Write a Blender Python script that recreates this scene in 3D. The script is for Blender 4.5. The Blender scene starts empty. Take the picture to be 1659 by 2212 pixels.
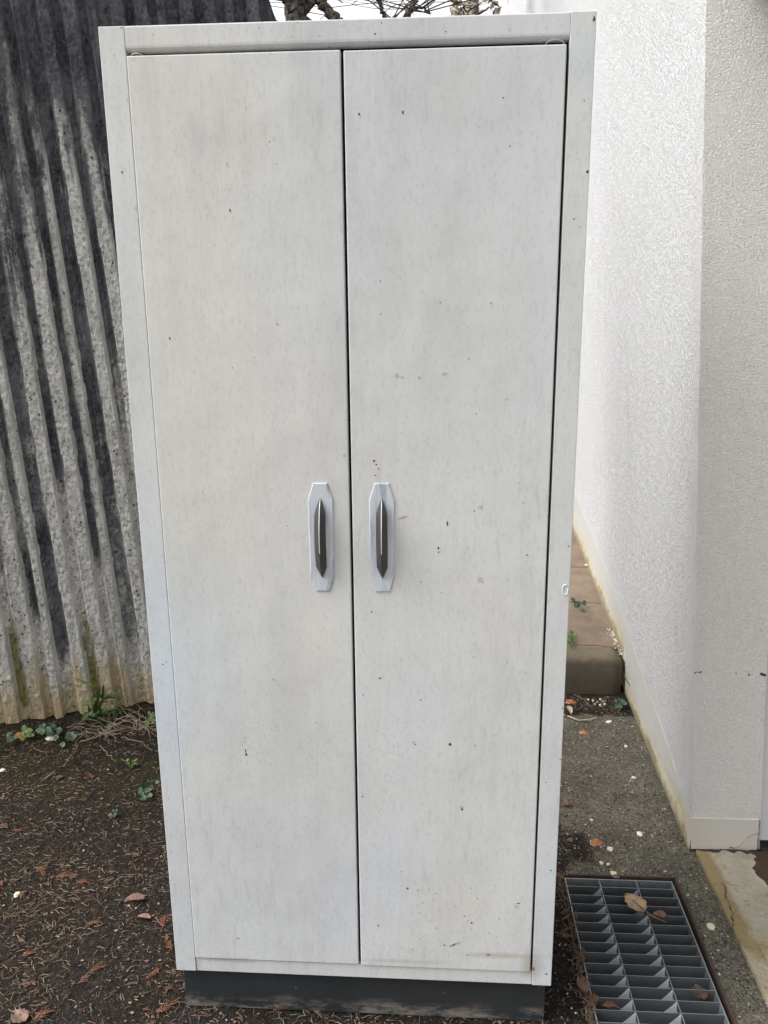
import bpy, bmesh, math, random
import numpy as np
from mathutils import Matrix, Vector, noise
random.seed(7); rs = np.random.RandomState(11)
S = bpy.context.scene; COL = S.collection
# The yard slopes sideways: everything is laid out square to the cabinet, then the whole place is tipped
# by TILT so that the house and the old wall stand plumb.
TILT = Matrix.Rotation(math.radians(3.63), 4, 'Y')
# ---------------------------------------------------------------- camera
CX, CY, F = 829.5, 1106.0, 1790.0          # photograph measured at 1659 x 2212
YAW, PITCH, ROLL = -0.06507431, 0.24390416, -0.00980865
CAM = Vector((0.15396, -1.46592, 1.49816))
fw = Vector((math.sin(YAW)*math.cos(PITCH), math.cos(YAW)*math.cos(PITCH), -math.sin(PITCH)))
r0 = Vector((math.cos(YAW), -math.sin(YAW), 0)); u0 = r0.cross(fw)
RT = math.cos(ROLL)*r0 + math.sin(ROLL)*u0; UP = -math.sin(ROLL)*r0 + math.cos(ROLL)*u0
cd = bpy.data.cameras.new('camera'); cam = bpy.data.objects.new('camera', cd); COL.objects.link(cam)
cd.sensor_fit = 'VERTICAL'; cd.sensor_height = 24; cd.lens = 24*F/2212; cd.clip_start = 0.05; cd.clip_end = 400
cm = Matrix((RT, UP, -fw)).transposed().to_4x4(); cm.translation = CAM
cam.matrix_world = TILT @ cm; S.camera = cam
def at(x, y, z=0.0):
    """the spot on the level z that the photograph shows at x, y"""
    d = fw + RT*((x-CX)/F) - UP*((y-CY)/F); t = (z-CAM.z)/d.z
    return CAM + d*t
def aty(x, y, Y=0.0):
    d = fw + RT*((x-CX)/F) - UP*((y-CY)/F); t = (Y-CAM.y)/d.y
    return CAM + d*t
# ---------------------------------------------------------------- world, sun, exposure
W = bpy.data.worlds.new('World'); S.world = W; W.use_nodes = True
nt = W.node_tree; nt.nodes.clear()
sky = nt.nodes.new('ShaderNodeTexSky'); sky.sky_type = 'NISHITA'; sky.sun_disc = False
SUN_EL, SUN_AZ = math.radians(52), math.radians(-100)      # azimuth from +Y towards +X
sky.sun_elevation = SUN_EL; sky.sun_rotation = SUN_AZ; sky.dust_density = 4; sky.air_density = 1.0; sky.ozone_density = 1
hs = nt.nodes.new('ShaderNodeHueSaturation'); hs.inputs['Saturation'].default_value = 0.06
bg = nt.nodes.new('ShaderNodeBackground'); bg.inputs['Strength'].default_value = 0.15
wo = nt.nodes.new('ShaderNodeOutputWorld')
nt.links.new(sky.outputs[0], hs.inputs['Color']); nt.links.new(hs.outputs[0], bg.inputs[0]); nt.links.new(bg.outputs[0], wo.inputs[0])
sd = bpy.data.lights.new('sun', 'SUN'); sd.energy = 1.5; sd.angle = math.radians(45); sd.color = (1, .97, .93)
sun = bpy.data.objects.new('sun', sd); COL.objects.link(sun)
sv = Vector((math.sin(SUN_AZ)*math.cos(SUN_EL), math.cos(SUN_AZ)*math.cos(SUN_EL), math.sin(SUN_EL)))
sun.rotation_euler = sv.to_track_quat('Z', 'Y').to_euler()
S.view_settings.view_transform = 'Standard'; S.view_settings.look = 'None'
S.view_settings.exposure = 1.12; S.view_settings.gamma = 1.0
# ---------------------------------------------------------------- material helpers
class M:
    def __init__(s, name, rough=.7, metal=0.0, spec=.4):
        s.m = bpy.data.materials.new(name); s.m.use_nodes = True; s.t = s.m.node_tree
        s.b = s.t.nodes['Principled BSDF']; s.b.inputs['Roughness'].default_value = rough
        s.b.inputs['Metallic'].default_value = metal; s.b.inputs['Specular IOR Level'].default_value = spec
        s.tc = s.t.nodes.new('ShaderNodeTexCoord')
    def n(s, kind, **kw):
        nd = s.t.nodes.new(kind)
        for k, v in kw.items(): setattr(nd, k, v)
        return nd
    def lk(s, a, b): s.t.links.new(a, b)
    def set(s, sock, v):
        if hasattr(v, 'is_output') or isinstance(v, bpy.types.NodeSocket): s.lk(v, sock)
        else: sock.default_value = v
    def co(s, sc=(1, 1, 1), loc=(0, 0, 0), src=None):
        mp = s.n('ShaderNodeMapping'); s.lk(src or s.tc.outputs['Object'], mp.inputs[0])
        mp.inputs['Scale'].default_value = sc if not isinstance(sc, (int, float)) else (sc,)*3
        mp.inputs['Location'].default_value = loc
        return mp.outputs[0]
    def noise(s, scale, detail=4, rough=.55, sc=(1, 1, 1), loc=(0, 0, 0), dist=0):
        t = s.n('ShaderNodeTexNoise'); s.lk(s.co(sc, loc), t.inputs['Vector'])
        t.inputs['Scale'].default_value = scale; t.inputs['Detail'].default_value = detail
        t.inputs['Roughness'].default_value = rough; t.inputs['Distortion'].default_value = dist
        return t.outputs['Fac']
    def vor(s, scale, feature='F1', out='Distance', sc=(1, 1, 1), rnd=1.0):
        t = s.n('ShaderNodeTexVoronoi', feature=feature); s.lk(s.co(sc), t.inputs['Vector'])
        t.inputs['Scale'].default_value = scale; t.inputs['Randomness'].default_value = rnd
        return t.outputs[out]
    def ramp(s, v, a, b, lo=0.0, hi=1.0):
        r = s.n('ShaderNodeMapRange', interpolation_type='SMOOTHSTEP'); s.set(r.inputs[0], v)
        for i, x in enumerate((a, b, lo, hi)): s.set(r.inputs[i+1], x)
        return r.outputs[0]
    def math(s, op, a, b=0.0, clamp=False):
        r = s.n('ShaderNodeMath', operation=op, use_clamp=clamp); s.set(r.inputs[0], a); s.set(r.inputs[1], b)
        return r.outputs[0]
    def mix(s, f, a, b, mode='MIX'):
        r = s.n('ShaderNodeMix', data_type='RGBA', blend_type=mode)
        s.set(r.inputs[0], f)
        for i, x in ((6, a), (7, b)):
            if isinstance(x, tuple): x = (*x, 1.0) if len(x) == 3 else x
            s.set(r.inputs[i], x)
        return r.outputs[2]
    def attr(s, name='mask', ch=0):
        a = s.n('ShaderNodeAttribute', attribute_name=name)
        sp = s.n('ShaderNodeSeparateColor'); s.lk(a.outputs['Color'], sp.inputs[0])
        return sp.outputs[ch]
    def axis(s, i):
        sp = s.n('ShaderNodeSeparateXYZ'); s.lk(s.tc.outputs['Object'], sp.inputs[0]); return sp.outputs[i]
    def color(s, v):
        if isinstance(v, tuple): v = (*v, 1.0)
        s.set(s.b.inputs['Base Color'], v); return s
    def bump(s, h, strength=.5, dist=.002, prev=None):
        b = s.n('ShaderNodeBump'); b.inputs['Strength'].default_value = strength; b.inputs['Distance'].default_value = dist
        s.set(b.inputs['Height'], h)
        if prev is not None: s.lk(prev, b.inputs['Normal'])
        s.lk(b.outputs[0], s.b.inputs['Normal']); return b.outputs[0]
    def rough(s, v): s.set(s.b.inputs['Roughness'], v)
def plain(name, c, rough=.7, metal=0.0, var=.25, scale=60):
    m = M(name, rough, metal); n = m.noise(scale, 3)
    m.color(m.mix(n, tuple(x*(1-var) for x in c), tuple(min(1, x*(1+var)) for x in c))); return m.m
# ---------------------------------------------------------------- object helpers
def tag(o, label=None, cat=None, group=None, kind=None):
    for k, v in (('label', label), ('category', cat), ('group', group), ('kind', kind)):
        if v: o[k] = v
    return o
def empty(name, loc, label=None, cat=None, group=None):
    o = bpy.data.objects.new(name, None); COL.objects.link(o); o.location = loc
    o.empty_display_size = .05; return tag(o, label, cat, group)
class MB:
    def __init__(s): s.v = []; s.f = []; s.mi = []; s.c = None
    def add(s, vs, fs, mi=0):
        k = len(s.v); s.v += [tuple(v) for v in vs]; s.f += [tuple(i+k for i in f) for f in fs]; s.mi += [mi]*len(fs); return s
    def box(s, x0, x1, y0, y1, z0, z1, mi=0):
        v = [(x, y, z) for z in (z0, z1) for y in (y0, y1) for x in (x0, x1)]
        return s.add(v, [(0, 2, 3, 1), (4, 5, 7, 6), (0, 1, 5, 4), (2, 6, 7, 3), (0, 4, 6, 2), (1, 3, 7, 5)], mi)
    def tube(s, pts, rad, n=8, mi=0, jit=0.0, cap=True):
        pts = [Vector(p) for p in pts]; rings = []; prev = None
        for i, p in enumerate(pts):
            t = (pts[min(i+1, len(pts)-1)] - pts[max(i-1, 0)]).normalized()
            a = prev if prev is not None else (Vector((0, 0, 1)) if abs(t.z) < .9 else Vector((1, 0, 0)))
            a = (a - t*a.dot(t)).normalized(); b = t.cross(a); prev = a
            r = rad[i] if isinstance(rad, (list, tuple)) else rad
            rings.append([p + (a*math.cos(2*math.pi*j/n) + b*math.sin(2*math.pi*j/n))*r*(1+jit*random.uniform(-1, 1)) for j in range(n)])
        vs = [q for r in rings for q in r]; fs = []
        for i in range(len(rings)-1):
            for j in range(n):
                k = i*n+j; l = i*n+(j+1) % n; fs.append((k, l, l+n, k+n))
        if cap: fs += [tuple(range(n))[::-1], tuple(range((len(rings)-1)*n, len(rings)*n))]
        return s.add(vs, fs, mi)
    def build(s, name, mats, parent=None, smooth=False, bevel=0, seg=2, origin=None):
        me = bpy.data.meshes.new(name); me.from_pydata(s.v, [], s.f)
        mats = mats if isinstance(mats, (list, tuple)) else [mats]
        for m in mats: me.materials.append(m)
        if len(mats) > 1: me.polygons.foreach_set('material_index', s.mi)
        if bevel:
            bm = bmesh.new(); bm.from_mesh(me)
            bmesh.ops.bevel(bm, geom=bm.edges[:], offset=bevel, segments=seg, profile=.5, affect='EDGES', clamp_overlap=True)
            bmesh.ops.recalc_face_normals(bm, faces=bm.faces[:]); bm.to_mesh(me); bm.free()
        if smooth: me.polygons.foreach_set('use_smooth', [True]*len(me.polygons))
        o = bpy.data.objects.new(name, me); COL.objects.link(o)
        if s.c is not None:
            ca = me.color_attributes.new('mask', 'FLOAT_COLOR', 'POINT'); ca.data.foreach_set('color', np.asarray(s.c, dtype=np.float32).ravel())
        if parent is not None:
            o.parent = parent; me.transform(Matrix.Translation(-Vector(parent_loc(parent))))
        else:
            if origin is None:
                a = np.array([v.co for v in me.vertices]) if len(me.vertices) < 4000 else None
                if a is not None: origin = (*(a[:, :2].min(0)+a[:, :2].max(0))/2, a[:, 2].min())
                else: origin = (0, 0, 0)
            me.transform(Matrix.Translation(-Vector(origin))); o.location = origin
        me.update(); return o
def parent_loc(p):
    l = Vector(p.location)
    while p.parent: p = p.parent; l += Vector(p.location)
    return l
def grid_mesh(P, color=None, flip=False):
    """P: (n, m, 3) array of points"""
    n, m = P.shape[:2]; b = MB(); b.v = [tuple(x) for x in P.reshape(-1, 3)]
    idx = np.arange(n*m).reshape(n, m)
    q = np.stack([idx[:-1, :-1], idx[1:, :-1], idx[1:, 1:], idx[:-1, 1:]], -1).reshape(-1, 4)
    if flip: q = q[:, ::-1]
    b.f = [tuple(int(i) for i in x) for x in q]; b.mi = [0]*len(b.f)
    if color is not None: b.c = color.reshape(-1, 4)
    return b
def vnoise(x, y, seed=0):
    """smooth value noise, arrays"""
    xi = np.floor(x).astype(int); yi = np.floor(y).astype(int); fx = x-xi; fy = y-yi
    fx = fx*fx*(3-2*fx); fy = fy*fy*(3-2*fy)
    def h(a, b):
        k = (a*374761393 + b*668265263 + seed*1442695041) & 0x7fffffff
        k = ((k ^ (k >> 13))*1274126177) & 0x7fffffff
        return ((k ^ (k >> 16)) & 0xffff)/65535.0
    return (h(xi, yi)*(1-fx)+h(xi+1, yi)*fx)*(1-fy) + (h(xi, yi+1)*(1-fx)+h(xi+1, yi+1)*fx)*fy
def fbm(x, y, o=4, seed=0):
    s = 0; a = .5; t = 0
    for i in range(o): s = s + a*vnoise(x, y, seed+i*17); t += a; a *= .5; x = x*2.03; y = y*2.03
    return s/t
sstep = lambda a, b, x: (lambda t: t*t*(3-2*t))(np.clip((x-a)/(b-a), 0, 1))
# ================================================================ MATERIALS
def spot(m, x, z, rx, rz):
    """1 at the middle of a stain on an upright face, 0 outside"""
    sp = m.n('ShaderNodeSeparateXYZ'); m.lk(m.tc.outputs['Object'], sp.inputs[0])
    a = m.math('POWER', m.math('ABSOLUTE', m.math('DIVIDE', m.math('SUBTRACT', sp.outputs[0], x), rx)), 2.0)
    b = m.math('POWER', m.math('ABSOLUTE', m.math('DIVIDE', m.math('SUBTRACT', sp.outputs[2], z), rz)), 2.0)
    d = m.math('ADD', m.math('SQRT', m.math('ADD', a, b)), m.math('MULTIPLY', m.math('SUBTRACT', m.noise(9, 5, .68, (1.4, 1, .35), (x*9, 0, z)), .5), 1.9))
    return m.ramp(d, .1, 1.35, 1, 0)
def paint_material(name, blue=0.0, scale_seed=0.0):
    m = M(name, .55, 0, .35)
    big = m.noise(1.3, 3, .5, (1, 1, .7), (scale_seed, 0, 0)); big2 = m.noise(1.1, 2, .5, (1, 1, .6), (4+scale_seed, 2, 7))
    c = m.mix(m.ramp(big, .40, .72), (.580, .577, .550), (.595, .580, .532))          # yellowed zones
    c = m.mix(m.ramp(big2, .42, .66, 0, .75), c, (.552, .575, .592))                # bluish brushed-over zones
    c = m.mix(m.ramp(m.axis(2), .35, 1.35, .55, 0), c, (.545, .562, .580))
    for (px, py, rx, rz, col, k) in [(430, 250, .12, .16, (.60, .572, .505), .6), (520, 275, .05, .08, (.595, .555, .505), .5), (450, 820, .10, .35, (.60, .585, .50), .5),
            (690, 1400, .05, .10, (.60, .58, .52), .4), (430, 1420, .09, .20, (.535, .58, .60), .7), (630, 1540, .07, .18, (.48, .475, .485), .6), (850, 1880, .07, .13, (.53, .55, .61), .55),
            (960, 200, .16, .13, (.50, .50, .50), .5), (740, 1960, .06, .12, (.54, .56, .63), .6), (1000, 700, .15, .3, (.545, .535, .53), .5), (600, 1180, .09, .2, (.55, .55, .535), .5),
            (1255, 130, .05, .05, (.54, .57, .57), .8), (480, 2073, .075, .009, (.30, .23, .17), .6), (1100, 2064, .11, .008, (.36, .31, .24), .6), (1152, 2088, .022, .035, (.32, .27, .20), .75), (880, 2076, .1, .006, (.42, .39, .33), .6), (900, 1500, .10, .3, (.56, .575, .595), .5), (1000, 1960, .10, .07, (.56, .54, .48), .45), (365, 1480, .04, .22, (.53, .575, .62), .7)]:
        q = aty(px, py, 0); c = m.mix(m.math('MULTIPLY', spot(m, q.x, q.z, rx, rz), k), c, col)
    st = m.noise(9, 4, .6, (3.2, 3.2, .35), (scale_seed*3, 0, 0))                # vertical brushing
    c = m.mix(m.ramp(st, .38, .72, 0, .34), c, (.50, .50, .50))
    st2 = m.noise(30, 3, .6, (4, 4, .2)); c = m.mix(m.ramp(st2, .55, .8, 0, .16), c, (.70, .70, .70))
    if blue: c = m.mix(blue, c, (.50, .56, .66))
    gr = m.noise(2.6, 5, .7, (1.5, 1.5, .6), (9, 0, scale_seed)); c = m.mix(m.ramp(gr, .5, .75, 0, .42), c, (.40, .40, .41))
    fg = m.noise(170, 4, .75, (1, 1, .5)); c = m.mix(m.ramp(fg, .48, .70, 0, .36), c, (.37, .37, .36))
    fz = m.noise(42, 5, .75, (1.6, 1, .22), (2, 0, 6)); c = m.mix(m.math('MULTIPLY', m.ramp(fz, .50, .70, 0, .45), m.ramp(m.noise(2.2, 3, .6, (1, 1, .6), (5, 1, scale_seed)), .42, .62)), c, (.41, .405, .41))
    # fine dirt specks, gathered in clouds
    d = m.vor(210); cloud = m.ramp(m.noise(5, 4, .6, (1, 1, .5), (2, 5, 1)), .50, .66, 0, .22)
    thr = m.math('ADD', cloud, .035)
    sp = m.n('ShaderNodeMath', operation='LESS_THAN'); m.lk(d, sp.inputs[0]); m.lk(thr, sp.inputs[1])
    keep = m.ramp(m.noise(70, 1), .5, .6)
    c = m.mix(m.math('MULTIPLY', m.math('MULTIPLY', sp.outputs[0], keep), .5), c, (.20, .20, .20))
    d2 = m.vor(24); sp2 = m.ramp(d2, .028, .045, 1, 0); k2 = m.ramp(m.noise(11, 2, .5, (1, 1, 1), (3, 3, 3)), .56, .62)
    c = m.mix(m.math('MULTIPLY', m.math('MULTIPLY', sp2, k2), .8), c, (.10, .09, .085))
    m.color(c)
    b1 = m.bump(m.noise(55, 4, .6, (1, 1, .25)), .16, .0012)
    b2 = m.bump(m.noise(2.6, 3), .55, .014, b1)
    m.bump(m.ramp(m.vor(60), .03, .09, 1, 0), .35, .0012, b2)
    m.rough(m.ramp(m.noise(6, 4), .3, .7, .42, .66)); return m.m
PAINT = paint_material('old_cream_paint'); PAINT2 = paint_material('old_cream_paint_frame', .12, 3.3)
def plate_material():
    m = M('brushed_white_paint', .38, 0, .5)
    s = m.noise(26, 4, .65, (2.2, 2.2, .28), (1, 0, 0), .6); c = m.mix(m.ramp(s, .45, .72), (.50, .53, .57), (.24, .27, .33))
    c = m.mix(m.ramp(m.noise(90, 3, .6, (1, 1, .3)), .62, .8, 0, .7), c, (.70, .72, .74)); m.color(c)
    m.bump(m.noise(60, 4, .6, (1, 1, .3)), .3, .0012); return m.m
PLATE = plate_material()
def grip_material():
    m = M('worn_grey_metal', .42, .35, .5); n = m.noise(30, 4, .6, (1, 1, .4))
    c = m.mix(n, (.032, .031, .031), (.085, .083, .084)); c = m.mix(m.ramp(m.vor(60), .05, .12, .5, 0), c, (.3, .29, .28)); m.color(c)
    m.bump(m.noise(120, 3), .25, .0008); return m.m
GRIP = grip_material(); RIDGE = plain('worn_ridge_highlight', (.82, .83, .85), .3, .2, .1, 90)  # ridge of worn metal, coloured near-white to paint its highlight
CHIP = plain('bare_rust_spot', (.055, .04, .032), .8, 0, .5, 300)
RUST = plain('rust_stain', (.20, .075, .04), .85, 0, .4, 200)
GREYCHIP = plain('grey_scuff', (.43, .43, .43), .7, 0, .3, 300)
TANMARK = plain('tan_smear', (.42, .33, .22), .8, 0, .3, 200)
BLISTER = plain('paint_blister', (.66, .66, .66), .3, 0, .05, 100)
GAPSHADE = plain('gap_shade_black', (.03, .03, .03), .8)
def plinth_material():
    m = M('black_plinth_paint', .55, 0, .35); n = m.noise(5, 5, .65, (1, 1, 2)); c = m.mix(n, (.009, .011, .0125), (.036, .039, .041))
    z = m.axis(2); wob = m.math('MULTIPLY', m.noise(14, 4, .7), .05)
    edge = m.ramp(m.math('SUBTRACT', z, wob), -.016, .018, 1, 0)
    c = m.mix(m.math('MULTIPLY', edge, m.ramp(m.noise(11, 4, .7, (1, 1, 3)), .42, .62)), c, (.17, .155, .135))
    c = m.mix(m.math('MULTIPLY', edge, m.ramp(m.noise(7, 3, .6, (1, 1, 2), (5, 5, 5)), .58, .68)), c, (.16, .06, .035))
    sc = m.ramp(m.noise(40, 4, .7, (1, 1, 1), (1, 8, 3)), .68, .74, 0, .7); c = m.mix(sc, c, (.25, .25, .25)); m.color(c)
    m.bump(m.noise(45, 5, .7), .4, .003); return m.m
PLINTH = plinth_material()
def stucco(name, c0, smooth=False, k=1.0):
    m = M(name, .85, 0, .3)
    c = m.mix(m.noise(2.2, 4), tuple(x*.95 for x in c0), c0)
    if not smooth: c = m.mix(m.ramp(m.noise(5, 5, .7, (1.6, 1.6, .35)), .5, .8, 0, .3), c, tuple(x*.72 for x in c0))
    z = m.attr('mask', 0)                       # 1 near the ground: splash stains
    sn = m.noise(6, 5, .65); st = m.ramp(m.math('ADD', z, m.math('MULTIPLY', m.math('SUBTRACT', sn, .5), .7)), .35, 1.05)
    c = m.mix(m.math('MULTIPLY', st, .85), c, (.40, .345, .22))
    c = m.mix(m.math('MULTIPLY', m.ramp(m.math('ADD', z, m.math('MULTIPLY', m.math('SUBTRACT', m.noise(22, 4, .7), .5), .9)), .85, 1.15), .8), c, (.17, .14, .085))
    cr = m.attr('mask', 1); c = m.mix(m.ramp(m.math('ADD', cr, m.math('MULTIPLY', m.math('SUBTRACT', m.noise(60, 3, .7), .5), .9)), .55, .75), c, (.07, .065, .05))
    m.color(c)
    if smooth: m.bump(m.noise(60, 4, .6), .35, .0025)
    else:
        v = m.noise(175, 3, .62, (1, 1, 1.7)); h = m.ramp(v, .38, .62)
        g = m.ramp(m.vor(170, sc=(1, 1, 1.6)), .05, .6, 1, 0)
        b = m.bump(h, 1.0, .0040*k); b = m.bump(g, .7, .0024*k, b); m.bump(m.noise(28, 3), .3, .003, b)
    return m.m
STUCCO = stucco('white_stucco', (.72, .72, .725), False, .95); STUCCO_PIER = stucco('brightened_pier_stucco', (.90, .885, .855), False, .48); SKIRT = stucco('smooth_white_render', (.43, .425, .40), True)  # pier copy of the stucco is paler to make up for weaker light there
PIERFOOT = stucco('smooth_pier_render', (.60, .57, .52), True)
def concrete_wall():
    m = M('weathered_fluted_concrete', .9, 0, .25)
    dark = m.attr('mask', 0); och = m.attr('mask', 1); side = m.attr('mask', 2)
    n1 = m.noise(26, 6, .72, (1, 1, .45)); n2 = m.noise(85, 5, .8)
    base = m.mix(m.ramp(n1, .3, .7), (.46, .445, .41), (.70, .69, .655))
    grit = m.ramp(m.noise(80, 5, .85), .48, .60); base = m.mix(m.math('MULTIPLY', grit, m.ramp(side, .2, .8, .75, .0)), base, (.17, .16, .14))
    dk = m.mix(m.ramp(m.noise(11, 5, .7, (1, 1, .35), (3, 1, 0)), .35, .72), (.045, .046, .053), (.16, .162, .172))
    dk = m.mix(m.ramp(n2, .50, .68, 0, .65), dk, (.20, .20, .205)); dk = m.mix(m.ramp(n2, .46, .34, 0, .6), dk, (.02, .02, .022))
    wob = m.math('ADD', m.math('MULTIPLY', m.math('SUBTRACT', n1, .5), 1.0), m.math('MULTIPLY', m.math('SUBTRACT', n2, .5), .8))
    f = m.ramp(m.math('ADD', dark, wob), .30, .74)
    base = m.mix(m.ramp(m.math('ADD', och, m.math('MULTIPLY', m.math('SUBTRACT', m.noise(14, 4, .7), .5), .9)), .3, .95, 0, .85), base, (.42, .32, .16))
    c = m.mix(f, base, dk)
    ms = m.attr('mask2', 0); c = m.mix(m.ramp(m.math('ADD', ms, m.math('MULTIPLY', m.math('SUBTRACT', n2, .5), .9)), .45, .7, 0, .85), c, (.17, .15, .035))
    pv = m.vor(36, sc=(1, 1, .8)); pit = m.math('MULTIPLY', m.ramp(pv, .10, .17, 1, 0), m.ramp(m.noise(14, 3, .5, (1, 1, 1), (7, 7, 1)), .40, .52))
    c = m.mix(m.math('MULTIPLY', pit, .85), c, (.012, .012, .014)); m.color(c)
    b1 = m.bump(m.noise(70, 6, .8), .9, .009); b2 = m.bump(m.ramp(m.vor(110), 0, .6), .35, .003, b1); m.bump(pit, -.8, .006, b2) if False else None
    return m.m
WALLM = concrete_wall()
def ground_material():
    m = M('leaf_mould_and_old_tarmac', .92, 0, .2)
    soil = m.attr('mask', 0); moss = m.attr('mask', 1); wet = m.attr('mask', 2)
    v = m.vor(240, 'F1', 'Color'); vs = m.n('ShaderNodeSeparateColor'); m.lk(v, vs.inputs[0])
    tar = m.mix(m.ramp(m.noise(7, 5, .65), .3, .7), (.082, .074, .058), (.155, .14, .108))
    tar = m.mix(m.ramp(vs.outputs[0], .80, .97), tar, (.21, .20, .17)); tar = m.mix(m.ramp(vs.outputs[1], .55, .9, 0, .75), tar, (.035, .034, .03))
    tar = m.mix(m.ramp(m.noise(34, 4, .7, (1, 1, 1), (4, 1, 1)), .55, .7, 0, .5), tar, (.055, .062, .036))
    so = m.mix(m.ramp(m.noise(48, 5, .75), .35, .65), (.006, .0043, .0033), (.022, .0155, .0105))
    so = m.mix(m.ramp(vs.outputs[2], .86, .97, 0, .7), so, (.07, .06, .05))
    mo = m.mix(m.ramp(m.noise(90, 4, .7), .35, .65), (.010, .0095, .004), (.036, .031, .012))
    wob = lambda s, k, a: m.math('MULTIPLY', m.math('SUBTRACT', m.noise(s, 5, .7, (1, 1, 1), (k, k, 0)), .5), a)
    asp = m.mix(m.ramp(vs.outputs[0], .6, .95, 0, .6), (.014, .014, .015), (.045, .043, .042))
    c = m.mix(m.ramp(m.math('ADD', soil, wob(16, 1, .9)), .4, .6), tar, so)
    c = m.mix(m.ramp(m.math('ADD', moss, wob(9, 3, 1.0)), .5, .75), c, mo)
    c = m.mix(m.ramp(m.math('ADD', wet, wob(12, 6, .9)), .45, .65, 0, .8), c, asp); m.color(c)
    b = m.bump(m.ramp(m.vor(240), 0, .6, 1, 0), .8, .004); m.bump(m.noise(60, 5, .7), .9, .008, b); return m.m
GROUND = ground_material()
def slab_material():
    m = M('stained_concrete_slab', .9, 0, .2); soil = m.attr('mask', 0); crack = m.attr('mask', 1); ochre = m.attr('mask', 2)
    c = m.mix(m.noise(22, 6, .75), (.22, .195, .145), (.38, .355, .285))
    c = m.mix(m.ramp(m.math('ADD', ochre, m.math('MULTIPLY', m.math('SUBTRACT', m.noise(13, 5, .7), .5), 1.5)), .3, .8, 0, .85), c, (.21, .155, .07))
    c = m.mix(m.math('MULTIPLY', m.ramp(m.vor(75), .12, .3, .6, 0), m.ramp(m.noise(16, 3), .45, .6)), c, (.13, .11, .06))
    c = m.mix(m.ramp(m.noise(38, 4, .75, (1, 1, 1), (5, 5, 1)), .56, .66, 0, .5), c, (.15, .125, .06))
    c = m.mix(m.ramp(m.math('ADD', soil, m.math('MULTIPLY', m.math('SUBTRACT', m.noise(18, 4, .7), .5), .6)), .45, .6), c, (.055, .035, .025))
    c = m.mix(m.ramp(crack, .4, .8), c, (.045, .04, .025)); m.color(c)
    b = m.bump(m.noise(90, 4, .7), .8, .005); m.bump(m.noise(20, 4), .6, .008, b); return m.m
SLAB = slab_material()
def path_material():
    m = M('worn_red_pavers', .88, 0, .2); j = m.attr('mask', 0); gr = m.attr('mask', 1)
    c = m.mix(m.ramp(m.noise(9, 5, .65), .3, .7), (.150, .112, .084), (.205, .158, .120))
    c = m.mix(m.ramp(m.noise(70, 3, .7), .58, .7, 0, .5), c, (.12, .085, .06))
    c = m.mix(m.ramp(m.math('ADD', j, m.math('MULTIPLY', m.math('SUBTRACT', m.noise(40, 3), .5), .5)), .5, .8, 0, .85), c, (.09, .06, .04))
    c = m.mix(m.ramp(m.math('ADD', gr, m.math('MULTIPLY', m.math('SUBTRACT', m.noise(25, 4, .7), .5), .8)), .4, .7, 0, .9), c, (.21, .175, .11)); m.color(c)
    m.bump(m.noise(80, 4, .7), .6, .003); return m.m
PATH = path_material()
def kerb_material():
    m = M('dirty_kerb_concrete', .92, 0, .2); z = m.axis(2)
    c = m.mix(m.noise(30, 5, .7), (.060, .049, .037), (.102, .085, .062))
    c = m.mix(m.ramp(m.math('ADD', z, m.math('MULTIPLY', m.noise(18, 4, .7), .05)), .15, .19), c, (.15, .124, .088))
    c = m.mix(m.ramp(m.noise(80, 3, .7), .6, .72, 0, .6), c, (.06, .05, .035)); m.color(c)
    m.bump(m.noise(70, 5, .7), .7, .004); return m.m
KERB = kerb_material()
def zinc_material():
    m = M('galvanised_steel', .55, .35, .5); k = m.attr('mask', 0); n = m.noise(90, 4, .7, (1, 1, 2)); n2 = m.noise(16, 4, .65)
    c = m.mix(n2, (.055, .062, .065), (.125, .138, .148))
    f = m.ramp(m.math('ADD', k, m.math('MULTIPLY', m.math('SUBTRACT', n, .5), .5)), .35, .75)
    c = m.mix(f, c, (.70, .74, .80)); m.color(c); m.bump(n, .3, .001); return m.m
ZINC = zinc_material(); ZEDGE = plain('bright_zinc_edge', (.25, .27, .285), .45, .5, .35, 60)
ZDULL = plain('dull_zinc_edge', (.20, .215, .22), .5, .3, .45, 70)
RUSTIRON = plain('rusty_angle_iron', (.055, .033, .024), .85, .1, .5, 60)
PITM = plain('damp_pit_concrete', (.07, .066, .058), .9, 0, .5, 20)
JAMB = plain('white_door_jamb', (.60, .60, .61), .45, 0, .06, 20)
PIPE = plain('brown_downpipe', (.085, .055, .045), .5, 0, .2, 20)
SHADESLAB = plain('shade_slab_grey', (.06, .06, .06), .85)
DOORLEAF = plain('dark_door_leaf', (.03, .03, .032), .5)
def bark_material():
    m = M('lichened_bark', .95, 0, .2); c = m.mix(m.ramp(m.noise(45, 5, .75), .4, .62), (.030, .024, .02), (.15, .14, .12))
    c = m.mix(m.ramp(m.noise(14, 4, .7, (1, 1, 1), (3, 3, 3)), .55, .65, 0, .8), c, (.16, .085, .055)); m.color(c)
    m.bump(m.noise(50, 5, .75), 1, .02); return m.m
BARK = bark_material()
def leafm(name, a, b, rough=.6, scale=60):
    m = M(name, rough, 0, .35); m.color(m.mix(m.ramp(m.noise(scale, 4, .65), .3, .7), a, b)); m.bump(m.noise(scale*2, 3), .4, .001); return m.m
TANLEAF = leafm('dry_tan_leaf', (.30, .19, .115), (.43, .30, .20)); BRLEAF = leafm('dead_brown_leaf', (.10, .055, .035), (.20, .115, .08))
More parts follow.
